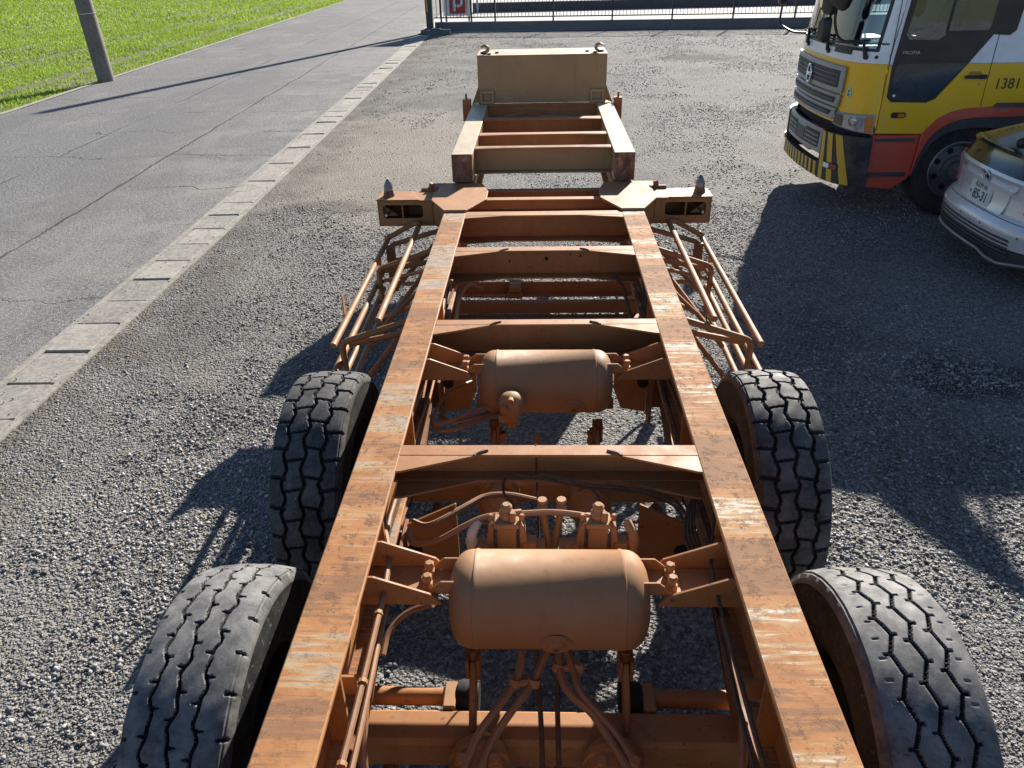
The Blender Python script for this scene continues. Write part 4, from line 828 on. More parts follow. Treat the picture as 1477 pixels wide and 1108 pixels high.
# ---- side guards of bent pipe
for s in (-1, 1):
    XG, XA = 1.15, 0.90; sg = MB(); r = 0.0185
    yr_, yf_ = 3.75, 5.42
    sg.tube([(s*XG, yr_-0.05, 0.83), (s*XG, yf_+0.1, 0.83)], r, 12); root = part(sg, 'side_guard', OR, smooth=True)
    def pipe(pts, rr=r, bend=0.055): mb = MB(); mb.tube(bent(pts, bend, 6), rr, 12); part(mb, 'pipe', OR, root, smooth=True)
    pipe([(s*XA, yr_, 0.955), (s*XA, yf_, 0.955), (s*(XA+0.05), yf_+0.02, 0.95), (s*(XG+0.0), yf_-0.06, 0.86)], bend=0.05)
    for z, y0, y1 in ((0.69, yr_-0.25, yf_-0.2), (0.575, yr_-0.25, yf_-0.3), (0.44, yr_-0.25, yf_-0.35)): pipe([(s*XG, y0, z), (s*XG, y1, z)])
    for y in (yr_+0.02, 4.88):                          # bent hoops carrying the pipes
        pipe([(s*0.62, y, 0.985), (s*(XG-0.03), y, 0.815), (s*(XG-0.04), y, 0.40)], bend=0.045)
        pipe([(s*0.62, y+0.10, 0.86), (s*(XG-0.06), y+0.03, 0.79)], 0.017)
    pipe([(s*0.62, 5.36, 0.96), (s*(XG-0.03), 5.36, 0.815), (s*(XG-0.04), 5.36, 0.55)], bend=0.045); pipe([(s*0.66, 4.4, 0.90), (s*1.09, 3.86, 0.45)], 0.016); pipe([(s*0.66, 4.1, 0.93), (s*1.10, 4.84, 0.48)], 0.016)
    pipe([(s*0.66, 5.05, 0.96), (s*1.09, 5.38, 0.60)], 0.013); pipe([(s*0.66, 4.62, 0.93), (s*1.10, 4.9, 0.72)], 0.013); pipe([(s*0.66, 4.66, 0.90), (s*1.09, 4.3, 0.58)], 0.013)
    pipe([(s*0.64, 3.60, 0.80), (s*0.86, 3.45, 0.60), (s*0.9, 3.42, 0.55)], 0.017)
    pipe([(s*0.66, 4.95, 0.97), (s*1.08, 4.2, 0.56)], 0.016)
    pipe([(s*0.66, 5.32, 0.97), (s*1.06, 4.92, 0.62)], 0.016)
    pipe([(s*0.66, 5.30, 0.80), (s*1.10, 5.30, 0.72)], 0.014); pipe([(s*0.62, 4.8, 0.74), (s*0.95, 4.8, 0.74)], 0.014)
    mb = MB(); mb.prism([(s*(XG+0.025), 4.10), (s*(XG+0.031), 4.10), (s*(XG+0.031), 4.14), (s*(XG+0.025), 4.14)], 'z', 0.80, 0.95)
    if s < 0: part(mb, 'reflector_bracket', OR, root)
    mb = MB(); mb.box(s*(XG-0.06)-0.03, s*(XG-0.06)+0.03, 5.2, 5.235, 0.52, 0.86); part(mb, 'lamp_bracket', DKOR, root)
    mb = MB(); mb.lathe([(0.03, 0), (0.03, 0.02), (0.02, 0.03)], (s*(XG+0.0), 5.12, 0.78), (s, 0, 0), 14)
    part(mb, 'side_marker', plain('amber_lens_%d' % (s+2), (0.75, 0.22, 0.02), 0.25), root)
# ---- wheels with real tread
def tri(t): return 2*np.abs(2*(t-np.floor(t+0.5)))-1
def tread_depth(kind, u, x):
    # u metres round the tyre, x metres across; returns depth in metres
    def cut(d, wd, D=0.010, e=0.0032): return D*np.clip((wd/2-d)/e+0.5, 0, 1)
    D = np.zeros_like(u)
    if kind == 'zig':
        p = 0.118
        for c, ph in ((-0.078, 0.1), (0.0, 0.43), (0.078, 0.72)):
            xc = c+0.013*tri(u/p+ph)+0.002*np.sin(u*23); D = np.maximum(D, cut(np.abs(x-xc)*0.86, 0.0100, 0.014))
            f = (u/p+ph)*2; k = np.round(f); du = np.abs(f-k)*p/2; sgn = np.where(np.mod(k, 2) == 0, -1, 1)
            D = np.maximum(D, cut(np.maximum(du, np.abs(x-(c+sgn*0.02))-0.011+0.003), 0.008, 0.011))
        f = u/(p*0.5); D = np.maximum(D, np.where(np.abs(x) > 0.105, cut(np.maximum(np.abs(f-np.round(f))*p*0.5, np.abs(np.abs(x)-0.118)-0.008), 0.004, 0.004), 0))
        D = D*np.where((np.mod(u, 0.0125) < 0.0055) & (D > 0.008), 0.66, 1.0)
    elif kind == 'rib':
        p = 0.135
        for c, ph in ((-0.082, 0.0), (-0.004, 0.3), (0.074, 0.6)):
            xc = c+0.0075*np.sin(2*np.pi*(u/p+ph))+0.004*np.sin(4.1*np.pi*u/p); D = np.maximum(D, cut(np.abs(x-xc), 0.0095, 0.016))
            f = (u/p+ph)*2; k = np.round(f); du = np.abs(f-k)*p/2; sgn = np.where(np.mod(k, 2) == 0, 1, -1)
            D = np.maximum(D, cut(np.maximum(du+np.abs(x-c)*0.15, np.abs(x-(c+sgn*0.012))-0.010), 0.011, 0.012))
        f = u/0.115; D = np.maximum(D, np.where(np.abs(x) > 0.142, cut(np.abs(f-np.round(f))*0.115, 0.009, 0.010), 0))
    else:
        p = 0.122; gr = (-0.092, 0.0, 0.092); phs = (0.0, 0.5, 0.0)
        for c, ph in zip(gr, phs):
            xc = c+0.0125*tri(u/p+ph); D = np.maximum(D, cut(np.abs(x-xc)*0.9, 0.0135, 0.017))
        cols = ((-0.16, -0.092, 0.25), (-0.092, 0.0, 0.75), (0.0, 0.092, 0.25), (0.092, 0.16, 0.75))
        for i, (a, b, ph) in enumerate(cols):
            inside = (x > a-0.012) & (x < b+0.012); f = u/p+ph+(x-a)*(1.0 if i % 2 else -1.0); d = np.abs(f-np.round(f))*p
            D = np.maximum(D, np.where(inside, cut(d, 0.0105 if i in (1, 2) else 0.014, 0.014), 0))
    return D
def tyre_mesh(kind, Rr, wt, name, mat, parent, wear=0.0):
    hw = wt/2
    a = np.concatenate([np.radians(np.linspace(-58, 142, 560)), np.radians(np.linspace(142, 302, 70))[1:-1]])   # angle from the top towards the rear
    xs = np.linspace(-hw, hw, 112); prof_r = Rr-0.015*np.abs(xs/hw)**2.4-0.006*(np.abs(xs/hw) > 0.96)
    A, Xx = np.meshgrid(a, xs, indexing='ij'); Rn = np.broadcast_to(prof_r, A.shape)-tread_depth(kind, A*Rr, Xx*0.335/wt)*(1-wear)
    rng = np.random.default_rng(len(name)); Rn = Rn+0.0006*np.sin(A*37+Xx*90)
    side = [(hw+0.006, Rr-0.035), (hw+0.012, Rr-0.05), (hw+0.010, Rr-0.056), (hw+0.018, Rr-0.08), (hw+0.020, Rr-0.12), (hw+0.014, Rr-0.17), (hw+0.0, Rr-0.215), (hw-0.02, Rr-0.235), (hw-0.05, Rr-0.24)]
    L = [(-x, np.full(len(a), r)) for x, r in side[::-1]]; Rg = [(x, np.full(len(a), r)) for x, r in side]
    cols = L+[(xs[j], Rn[:, j]) for j in range(len(xs))]+Rg; nv = len(cols); n = len(a)
    V = np.zeros((n, nv, 3))
    for j, (x, r) in enumerate(cols): V[:, j, 0] = x; V[:, j, 1] = -np.sin(a)*r; V[:, j, 2] = np.cos(a)*r
    i = np.arange(n)[:, None]; j = np.arange(nv-1)[None]; i2 = (i+1) % n
    F = np.stack([i*nv+j, i*nv+j+1, i2*nv+j+1, i2*nv+j], -1).reshape(-1, 4)
    me = bpy.data.meshes.new(name); me.vertices.add(n*nv); me.vertices.foreach_set('co', V.reshape(-1).astype(np.float32))
    me.loops.add(F.size); me.loops.foreach_set('vertex_index', F.reshape(-1).astype(np.int32)); me.polygons.add(len(F)); me.polygons.foreach_set('loop_start', np.arange(0, F.size, 4, dtype=np.int32))
    me.polygons.foreach_set('use_smooth', np.ones(len(F), dtype=bool)); me.update(); me.validate(); me.set_sharp_from_angle(angle=math.radians(50))
    me.materials.append(mat); me.materials.append(RUBS); jj = np.tile(np.arange(nv-1), n); me.polygons.foreach_set('material_index', ((jj < 7) | (jj > nv-9) | np.pad((Rn[:, :-1]+Rn[:, 1:]+np.roll(Rn, -1, 0)[:, :-1]+np.roll(Rn, -1, 0)[:, 1:] < 4*(prof_r[:-1]+prof_r[1:])/2-4*0.0045), ((0, 0), (9, 9))).reshape(-1)).astype(np.int32)); o = bpy.data.objects.new(name, me); COL.objects.link(o); o.parent = parent; return o  # undusted black rubber in the grooves, their shade put into its colour
RIM = plain('dusty_steel_rim', (0.10, 0.085, 0.07), 0.6, 0.3, 0.3)
for (s, y, kind, mat, wt) in ((-1, WY[0], 'block', RUB, 0.275), (1, WY[0], 'block', RUB, 0.275), (-1, WY[1], 'rib', RUBW, 0.275), (1, WY[1], 'zig', RUBW, 0.28)):
    mb = MB(); prof = [(0.30, -0.12), (0.285, -0.11), (0.275, -0.02), (0.26, 0.03), (0.18, 0.05), (0.15, 0.02), (0.12, 0.02), (0.12, 0.13), (0.10, 0.15), (0.002, 0.15)]
    mb.lathe(prof+[(0.002, 0.0), (0.15, -0.01), (0.25, 0.0), (0.262, -0.12), (0.29, -0.152)][0:0], (0, 0, 0), (s, 0, 0), 40, False)
    mb.lathe([(0.30, 0.12), (0.285, 0.11), (0.277, 0.0), (0.285, -0.11), (0.30, -0.12)], (0, 0, 0), (s, 0, 0), 40, False)
    for q in range(10):
        t = 2*math.pi*q/10; mb.lathe([(0.016, 0.035), (0.016, 0.06), (0.01, 0.065)], (0, 0.165*math.cos(t), 0.165*math.sin(t)), (s, 0, 0), 6)
    wl = part(mb, 'wheel', RIM, smooth=True); wl.location = (s*0.976, y, RW+0.002); bpy.context.view_layer.update()
    tyre_mesh(kind, RW, wt, 'tyre', mat, wl, 0.0 if kind != 'rib' else 0.1)

# ------------------------------------------------------------------ curved body surfaces
class Plan:
    # a vertical skin over a plan outline; s runs along the outline from its middle, z is height
    def __init__(s, half, yc, rake, inset=lambda z: 0.0):
        h = [Vector((a, b)) for a, b in half]; far = [Vector((q.x, 2*yc-q.y)) for q in h[1:]]
        pts = far[::-1]+h; pts = [Vector((q.x, q.y, 0)) for q in pts]; sm = [Vector((q.x, q.y)) for q in arc_path(pts, 6)]
        s.p = sm; s.d = [0.0]
        for i in range(1, len(sm)): s.d.append(s.d[-1]+(sm[i]-sm[i-1]).length)
        s.c = s.d[len(far)*6]; s.yc = yc; s.rake = rake; s.inset = inset
        s.dx = np.array([q.x for q in sm]); s.dy = np.array([q.y for q in sm]); s.da = np.array(s.d)
    def at(s, u, z, out=0.0):
        t = u+s.c; x = np.interp(t, s.da, s.dx); y = np.interp(t, s.da, s.dy)
        e = 0.01; tx = np.interp(t+e, s.da, s.dx)-np.interp(t-e, s.da, s.dx); ty = np.interp(t+e, s.da, s.dy)-np.interp(t-e, s.da, s.dy)
        L = math.hypot(tx, ty) or 1; nx, ny = ty/L, -tx/L
        y2 = s.yc+(y-s.yc)*(1-s.inset(z))
        return (x+nx*out+s.rake(z), y2+ny*out, z)
    def patch(s, mb, sb0, sb1, zb, st0, st1, zt, out, thick, ns=10, nz=4):
        # quad in (s, z): bottom edge sb0..sb1 at zb, top edge st0..st1 at zt
        def uv(i, j):
            a, b = i/ns, j/nz; z0 = zb if not isinstance(zb, tuple) else zb[0]+(zb[1]-zb[0])*a; z1 = zt if not isinstance(zt, tuple) else zt[0]+(zt[1]-zt[0])*a
            return (sb0+(sb1-sb0)*a)*(1-b)+(st0+(st1-st0)*a)*b, z0+(z1-z0)*b
        W = nz+1; V = []; F = []
        for o in (out, out-thick):
            for i in range(ns+1):
                for j in range(nz+1): u, z = uv(i, j); V.append(s.at(u, z, o))
        n = (ns+1)*W
        for i in range(ns):
            for j in range(nz):
                q = (i*W+j, (i+1)*W+j, (i+1)*W+j+1, i*W+j+1); F.append(q); F.append(tuple(n+k for k in q[::-1]))
        bd = [(i*W, (i+1)*W) for i in range(ns)]+[(ns*W+j, ns*W+j+1) for j in range(nz)]+[((i+1)*W+nz, i*W+nz) for i in range(ns)]+[(j+1, j) for j in range(nz)]
        F += [(a, n+a, n+b, b) for a, b in bd]; mb.add(V, F)
def car_paint(name, col, rough=0.25, metal=0.0, coat=0.6, dirt=0.25):
    k = NT(name); d = k.ramp(k.noise(5, 6, 0.7), [(0.45, 0.0), (0.8, dirt)]); c = k.mix(d, col, (0.30, 0.27, 0.23))
    k.set(k.b.inputs['Coat Weight'], coat); k.b.inputs['Coat Roughness'].default_value = 0.08
    return k.done(c, k.ramp(k.noise(8, 4), [(0.3, rough), (0.7, rough+0.14)]), metal)
TYEL = car_paint('truck_yellow', (0.92, 0.53, 0.012)); TWHT = car_paint('truck_white', (0.84, 0.86, 0.92)); TRED = car_paint('truck_red', (0.66, 0.085, 0.045), 0.35, 0, 0.3, 0.4)
TBLK = car_paint('truck_black', (0.014, 0.012, 0.013), 0.35, 0, 0.3, 0.1); SILV = plain('silver_grey_grille', (0.30, 0.32, 0.34), 0.35, 0.5, 0.1); GRID = plain('dark_grille_mesh', (0.03, 0.032, 0.036), 0.55)
k = NT('tinted_glass'); GLASS = k.done((0.045, 0.062, 0.08), 0.08, 0.0, Transmission_Weight=0.0, Alpha=1.0)
def glass(name, tint, alpha):
    k = NT(name); t = k.n.new('ShaderNodeBsdfTransparent'); t.inputs[0].default_value = (*tint, 1); g = k.n.new('ShaderNodeBsdfGlossy'); g.inputs['Roughness'].default_value = 0.02
    fr = k.n.new('ShaderNodeFresnel'); fr.inputs[0].default_value = 1.5; f2 = k.math('ADD', fr.outputs[0], alpha); m = k.n.new('ShaderNodeMixShader'); k.link(f2, m.inputs[0]); k.link(t.outputs[0], m.inputs[1]); k.link(g.outputs[0], m.inputs[2]); k.link(m.outputs[0], k.n['Material Output'].inputs[0]); return k.m
GCLR = glass('clear_glass', (0.74, 0.82, 0.84), 0.10); GDRK = glass('dark_glass', (0.16, 0.18, 0.20), 0.12)
WDARK = car_paint('dark_window_pane', (0.018, 0.026, 0.036), 0.12, 0, 1.0, 0.05); LENS = glass('lamp_lens', (0.85, 0.88, 0.9), 0.08); AMB = plain('amber_lens', (0.70, 0.20, 0.02), 0.2, 0, 0.1, 30); REDL = plain('red_lens', (0.35, 0.02, 0.015), 0.15, 0, 0.1, 30)
REFL = plain('lamp_reflector', (0.85, 0.87, 0.9), 0.35, 0.25, 0.08, 40)

# ------------------------------------------------------------------ the lorry
CY = 9.46
trk = thing('lorry', 'yellow, white and red lorry cab with black and yellow striped bumper', 'lorry', (6.0, CY, 0))
def tp(mb, name, mat, parent=trk, **kw): return mb.obj(name, mat, parent, **kw)
half = [(3.10, 9.46), (3.108, 9.2), (3.13, 8.95), (3.175, 8.72), (3.25, 8.56), (3.36, 8.46), (3.50, 8.42), (3.7, 8.42)]
rk = lambda z: 0.13*max(0.0, z-1.66)+(0.45*(max(0, z-2.42))**1.0 if z > 2.42 else 0)
FR = Plan(half, CY, rk, lambda z: 0.03*max(0, z-1.66)); SE = 1.20      # s where the front meets the door
mb = MB(); FR.patch(mb, -SE, SE, 0.97, -SE, SE, 1.585, 0.0, 0.03, 44, 6); tp(mb, 'front_panel', TYEL, smooth=True)
mb = MB(); FR.patch(mb, -SE, SE, 1.588, -SE, SE, 1.70, 0.004, 0.035, 44, 3); cowl = tp(mb, 'cowl', TWHT, smooth=True)
for s in (-1, 1):
    mb = MB(); FR.patch(mb, s*1.09, s*SE, 1.70, s*1.09, s*SE, 2.46, 0.0, 0.05, 4, 8); tp(mb, 'pillar', TWHT, smooth=True)
    mb = MB(); FR.patch(mb, s*1.055, s*1.088, 1.72, s*1.055, s*1.088, 2.44, 0.004, 0.03, 2, 8); tp(mb, 'windscreen_seal', BLK, smooth=True)
mb = MB(); FR.patch(mb, -1.055, 1.055, 1.72, -1.055, 1.055, 2.40, 0.0, 0.008, 40, 8); wsn = tp(mb, 'windscreen', GCLR, smooth=True)
mb = MB(); FR.patch(mb, -1.09, 1.09, 1.698, -1.09, 1.09, 1.725, 0.012, 0.03, 40, 1); tp(mb, 'windscreen_rubber', BLK, smooth=True)
mb = MB(); FR.patch(mb, -SE, SE, 2.40, -SE, SE, 2.60, 0.0, 0.03, 40, 4); tp(mb, 'header_panel', TWHT, smooth=True)
# sides: near and far
YS = 8.42
arch_o = [(3.97, 0.90), (4.02, 0.97), (4.10, 1.055), (4.21, 1.115), (4.35, 1.15), (4.61, 1.165), (5.55, 1.165)]
arch_i = [(3.95, 0.46), (3.985, 0.66), (4.05, 0.84), (4.12, 0.93), (4.22, 1.0), (4.34, 1.04), (4.47, 1.055), (5.55, 1.07)]
arch_n = [(3.975, 0.46), (4.03, 0.66), (4.11, 0.81), (4.22, 0.90), (4.35, 0.94), (4.6, 0.955), (4.9, 0.93), (5.02, 0.8), (5.10, 0.6), (5.55, 0.6)]
lowwin = [(3.60, 1.245), (3.94, 1.235), (4.02, 1.27), (4.265, 1.585), (4.25, 1.60), (3.575, 1.60), (3.545, 1.56), (3.555, 1.29)]
blk = [(3.525, 1.585), (4.27, 1.585), (4.445, 1.845), (4.60, 1.835), (4.655, 1.88), (4.69, 2.44), (3.60, 2.44)]
upw = [(3.60, 1.85), (3.64, 1.81), (3.93, 1.805), (3.985, 1.84), (4.015, 1.885), (4.39, 1.885), (4.41, 1.91), (4.43, 2.39), (3.66, 2.39)]
for side, (yo, d) in enumerate(((YS, 1), (2*CY-YS, -1))):
    mb = MB(); panel(mb, [(3.487, 0.91)]+arch_o+[(5.55, 1.58), (3.487, 1.58)], [[(x, z) for x, z in lowwin]], 'y', yo, yo+d*0.025); tp(mb, 'door_side', TYEL)
    mb = MB(); panel(mb, [(3.487, 1.583), (5.55, 1.583), (5.55, 2.56), (3.66, 2.56), (3.58, 2.43)], [[(x+0.0, z) for x, z in [(3.53, 1.60), (4.27, 1.60), (4.44, 1.86), (4.60, 1.85), (4.64, 1.89), (4.675, 2.43), (3.605, 2.43)]]], 'y', yo+d*0.001, yo+d*0.026); tp(mb, 'upper_side', TWHT)
    mb = MB(); panel(mb, blk, [upw], 'y', yo-d*0.006, yo+d*0.018); tp(mb, 'window_trim', TBLK)
    mb = MB(); panel(mb, [(x+(0.018 if x < 3.9 else -0.0), z) if False else (3.93+(x-3.93)*1.06, 1.43+(z-1.43)*1.12) for x, z in lowwin], [[(3.93+(x-3.93)*0.965, 1.43+(z-1.43)*0.93) for x, z in lowwin]], 'y', yo-d*0.005, yo+d*0.02); tp(mb, 'lower_window_trim', TBLK)
    mb = MB(); mb.prism([(3.93+(x-3.93)*0.965, 1.43+(z-1.43)*0.93) for x, z in lowwin], 'y', yo-d*0.002, yo+d*0.003); tp(mb, 'lower_window', WDARK)
    mb = MB(); mb.prism(upw, 'y', yo+d*0.003, yo+d*0.008); tp(mb, 'door_window', GCLR)
    mb = MB(); mb.tube(arc_path([(3.99, yo-d*0.002, 1.86), (4.0, yo-d*0.002, 2.1), (4.02, yo-d*0.002, 2.39)], 4), 0.012, 8); tp(mb, 'window_divider', TBLK)
    mb = MB(); mb.prism(arch_o+arch_i[::-1], 'y', yo-d*0.012, yo+d*0.05); tp(mb, 'red_arch', TRED, bevel=0.004)
    mb = MB(); mb.prism([(x, z-0.004) for x, z in arch_i]+arch_n[::-1], 'y', yo+d*0.004, yo+d*0.10); tp(mb, 'arch_liner', DGREY)
    mb = MB(); mb.prism([(3.43, 0.34), (3.78, 0.315), (3.935, 0.43), (3.948, 0.46), (3.968, 0.888), (3.47, 0.892)], 'y', yo+d*0.01, yo+d*0.28); rs = tp(mb, 'red_step_panel', TRED, bevel=0.01)
    for z0, z1, x0, x1 in ((0.825, 0.855, 3.50, 3.92), (0.455, 0.50, 3.50, 3.90)):
        mb = MB(); mb.prism(rounded(x0, x1, z0, z1, 0.012, 2), 'y', yo-d*0.004, yo+d*0.05); tp(mb, 'step', DGREY, rs, bevel=0.003)
    mb = MB(); mb.prism([(3.455, 0.62), (3.50, 0.62), (3.52, 0.885), (3.47, 0.885)], 'y', yo+d*0.0, yo+d*0.02); tp(mb, 'step_flange', TRED, rs)
    mb = MB(); mb.box(4.497, 4.504, yo-d*0.0008, yo+d*0.004, 1.17, 2.5); tp(mb, 'door_gap', BLACKM)
    mb = MB(); mb.box(3.49, 3.496, yo-d*0.0008, yo+d*0.004, 0.92, 2.3); tp(mb, 'door_gap', BLACKM)
    mb = MB(); mb.prism(rounded(4.26, 4.47, 1.44, 1.47, 0.012, 3), 'y', yo-d*0.035, yo-d*0.018); mb.box(4.27, 4.31, yo-d*0.02, yo, 1.445, 1.465); mb.prism(rounded(4.40, 4.48, 1.435, 1.475, 0.012, 3), 'y', yo-d*0.03, yo); h = tp(mb, 'door_handle', BLK, bevel=0.003)
    mb = MB(); mb.prism(rounded(4.30, 4.43, 1.44, 1.505, 0.02, 3), 'y', yo-d*0.001, yo+d*0.002); tp(mb, 'handle_recess', plain('recess_yellow_%d' % side, (0.40, 0.23, 0.01), 0.4), h)
    mb = MB(); mb.lathe([(0.013, 0), (0.013, 0.006)], (4.43, yo, 1.385), (0, -d, 0), 12); tp(mb, 'door_lock', STEEL, h)
    mb = MB(); mb.lathe([(0.014, 0), (0.014, 0.004)], (3.60, yo-d*0.004, 1.285), (0, -d, 0), 14); tp(mb, 'window_dot', WHITE)
    mb = MB(); mb.prism(rounded(3.615, 3.76, 1.065, 1.12, 0.02, 3), 'y', yo-d*0.02, yo); tl = tp(mb, 'side_lamp', BLK, bevel=0.004)
    mb = MB(); mb.prism(rounded(3.675, 3.745, 1.075, 1.11, 0.012, 3), 'y', yo-d*0.026, yo-d*0.02); tp(mb, 'side_lamp_lens', AMB, tl)
    mb = MB(); mb.prism([(4.62, 1.165), (4.66, 1.20), (5.5, 1.20), (5.5, 1.165)], 'y', yo-d*0.04, yo-d*0.001); tp(mb, 'side_step_bar', DGREY, bevel=0.004)
    mb = MB(); mb.prism(rounded(4.70, 4.80, 1.115, 1.135, 0.008, 2), 'y', yo-d*0.016, yo-d*0.012); tp(mb, 'arch_badge', STEEL)
    mb = MB(); mb.prism(rounded(4.84, 5.3, 1.88, 2.35, 0.05, 3), 'y', yo-d*0.004, yo+d*0.001); tp(mb, 'rear_window', GLASS)
    # cab wheel
    for cx in (4.46, 8.3):
        mb = MB(); c = (cx, yo+d*0.36, 0.50)
        mb.lathe([(0.30, 0.30), (0.47, 0.315), (0.49, 0.27), (0.50, 0.22), (0.50, 0.08), (0.48, 0.03), (0.30, 0.02)], c, (0, -d, 0), 48, False); wl = tp(mb, 'wheel', RUBT, smooth=True)
        mb = MB(); mb.lathe([(0.305, 0.30), (0.29, 0.31), (0.27, 0.26), (0.24, 0.22), (0.15, 0.25), (0.14, 0.27), (0.10, 0.28), (0.09, 0.33), (0.002, 0.34)], c, (0, -d, 0), 36, False); tp(mb, 'rim', plain('steel_wheel_%d_%d' % (side, int(cx)), (0.20, 0.205, 0.21), 0.4, 0.5), wl, smooth=True)
        for q in range(8):
            t = 2*math.pi*(q+0.5)/8; mb = MB(); mb.lathe([(0.032, 0.236), (0.032, 0.241)], (cx+0.205*math.cos(t), c[1], 0.5+0.205*math.sin(t)), (0, -d, 0), 12); tp(mb, 'rim_hole', BLACKM, wl)
TXM = lambda x, y, z, d=1: Matrix(((1, 0, 0, x), (0, 0, -1*d, y), (0, 1, 0, z), (0, 0, 0, 1)))
text_obj('number_lettering', '1381', 0.145, BLK, trk, Matrix.Translation((4.715, YS-0.002, 1.38)) @ Matrix.Rotation(math.radians(90), 4, 'X') @ Matrix.Shear('XY', 4, (0.08, 0)), 0.001, 0.92)
text_obj('door_lettering', 'PROFIA', 0.042, STEEL, trk, Matrix.Translation((3.685, YS-0.0075, 1.69)) @ Matrix.Rotation(math.radians(90), 4, 'X'), 0.001, 1.25)
# cab interior and back
mb = MB(); mb.box(5.52, 5.55, YS+0.03, 2*CY-YS-0.03, 0.9, 2.56); tp(mb, 'rear_wall', DGREY)
mb = MB(); mb.box(3.55, 5.52, YS+0.11, 2*CY-YS-0.11, 1.0, 1.06); tp(mb, 'cab_floor', BLACKM)
mb = MB(); FR.patch(mb, -1.03, 1.03, 1.52, -1.03, 1.03, 1.72, -0.05, 0.34, 20, 2); tp(mb, 'dashboard', DGREY, smooth=True)
SEAT = plain('blue_grey_seat_cover', (0.10, 0.15, 0.22), 0.8)
for y in (8.95, 9.97):
    mb = MB(); mb.box(4.15, 4.62, y-0.25, y+0.25, 1.30, 1.45); mb.prism([(4.58, 1.42), (4.70, 1.42), (4.82, 2.05), (4.73, 2.06)], 'y', y-0.24, y+0.24); mb.prism([(4.75, 2.10), (4.83, 2.10), (4.85, 2.28), (4.79, 2.28)], 'y', y-0.14, y+0.14); mb.box(4.25, 4.55, y-0.15, y+0.15, 1.06, 1.30); tp(mb, 'seat', SEAT, bevel=0.03)
mb = MB(); c = Vector((3.92, 8.95, 1.78)); ax = Vector((-0.55, 0, 1)).normalized(); a = Vector((0, 1, 0)); b = ax.cross(a)
mb.tube([c+(a*math.cos(t)+b*math.sin(t))*0.22 for t in np.linspace(0, 2*math.pi, 29)], 0.015, 8); mb.tube([c-a*0.2, c+a*0.2], 0.015, 6); mb.tube([c, c-ax*0.25], 0.03, 8); tp(mb, 'steering_wheel', BLK, smooth=True)
mb = MB(); mb.box(3.45, 3.85, 9.5, 9.9, 1.722, 1.728); mb.box(3.5, 3.75, 9.0, 9.25, 1.722, 1.727); tp(mb, 'papers', WHITE)
# roof and deflector
mb = MB(); rp = [FR.at(t, 2.60) for t in np.linspace(-SE, SE, 25)]; rp2 = [(q[0]+0.12, CY+(q[1]-CY)*0.94, 2.655) for q in rp]
rear = [(5.55, 2*CY-YS-0.03, 2.58), (5.55, YS+0.03, 2.58)]; rp = rear[:1]+rp+rear[1:]; rp2 = [(5.5, rp2[0][1], 2.66)]+rp2+[(5.5, rp2[-1][1], 2.66)]; n = len(rp)
mb.add(rp+rp2, [(i, i+1, n+i+1, n+i) for i in range(n-1)]+[list(range(n, 2*n)), (n-1, 0, n, 2*n-1)]); tp(mb, 'roof', TWHT, smooth=True)
mb = MB(); y0, y1 = YS+0.06, 2*CY-YS-0.06
mb.add([(x, y, z) for y in (y0, y1) for x, z in ((3.86, 2.67), (4.05, 2.80), (4.3, 2.95), (4.62, 3.10), (4.62, 3.07), (4.32, 2.92), (4.07, 2.77), (3.90, 2.665))],
       [(i, i+1, 9+i, 8+i) for i in range(7)]+[(7, 0, 8, 15), tuple(range(8))[::-1], tuple(range(8, 16))]); tp(mb, 'roof_deflector', TWHT, smooth=True)
mb = MB()
for y in (y0+0.25, y1-0.25): mb.tube([(4.5, y, 2.66), (4.55, y, 3.05)], 0.02, 8)
tp(mb, 'deflector_strut', STEEL)
# grille
for i, (sb0, sb1, zb, st0, st1, zt) in enumerate(((-0.78, 0.78, 1.27, -0.79, 0.79, 1.535), (-0.755, 0.755, 1.13, -0.78, 0.78, 1.255), (-0.70, 0.70, 1.0, -0.75, 0.75, 1.118))):
    mb = MB(); FR.patch(mb, sb0, sb1, zb, st0, st1, zt, 0.035, 0.03, 30, 2); gp = tp(mb, 'grille_panel', SILV, bevel=0.006)
    pad = 0.035 if i == 0 else 0.02; inn = (sb0+0.07, sb1-0.07, zb+pad+0.015, st0+0.07, st1-0.07, zt-pad-0.01)
    mb = MB(); FR.patch(mb, *inn, 0.039, 0.006, 30, 2); tp(mb, 'grille_recess', GRID, gp)
    for q in range(3 if i == 0 else 1):
        zc = inn[2]+(inn[5]-inn[2])*(q+1)/(4 if i == 0 else 2); mb = MB(); FR.patch(mb, inn[0]+0.01, inn[1]-0.01, zc-0.006, inn[0]+0.01, inn[1]-0.01, zc+0.006, 0.047, 0.008, 30, 1); tp(mb, 'grille_slat', plain('slat_%d_%d' % (i, q), (0.12, 0.125, 0.135), 0.4, 0.4), gp)
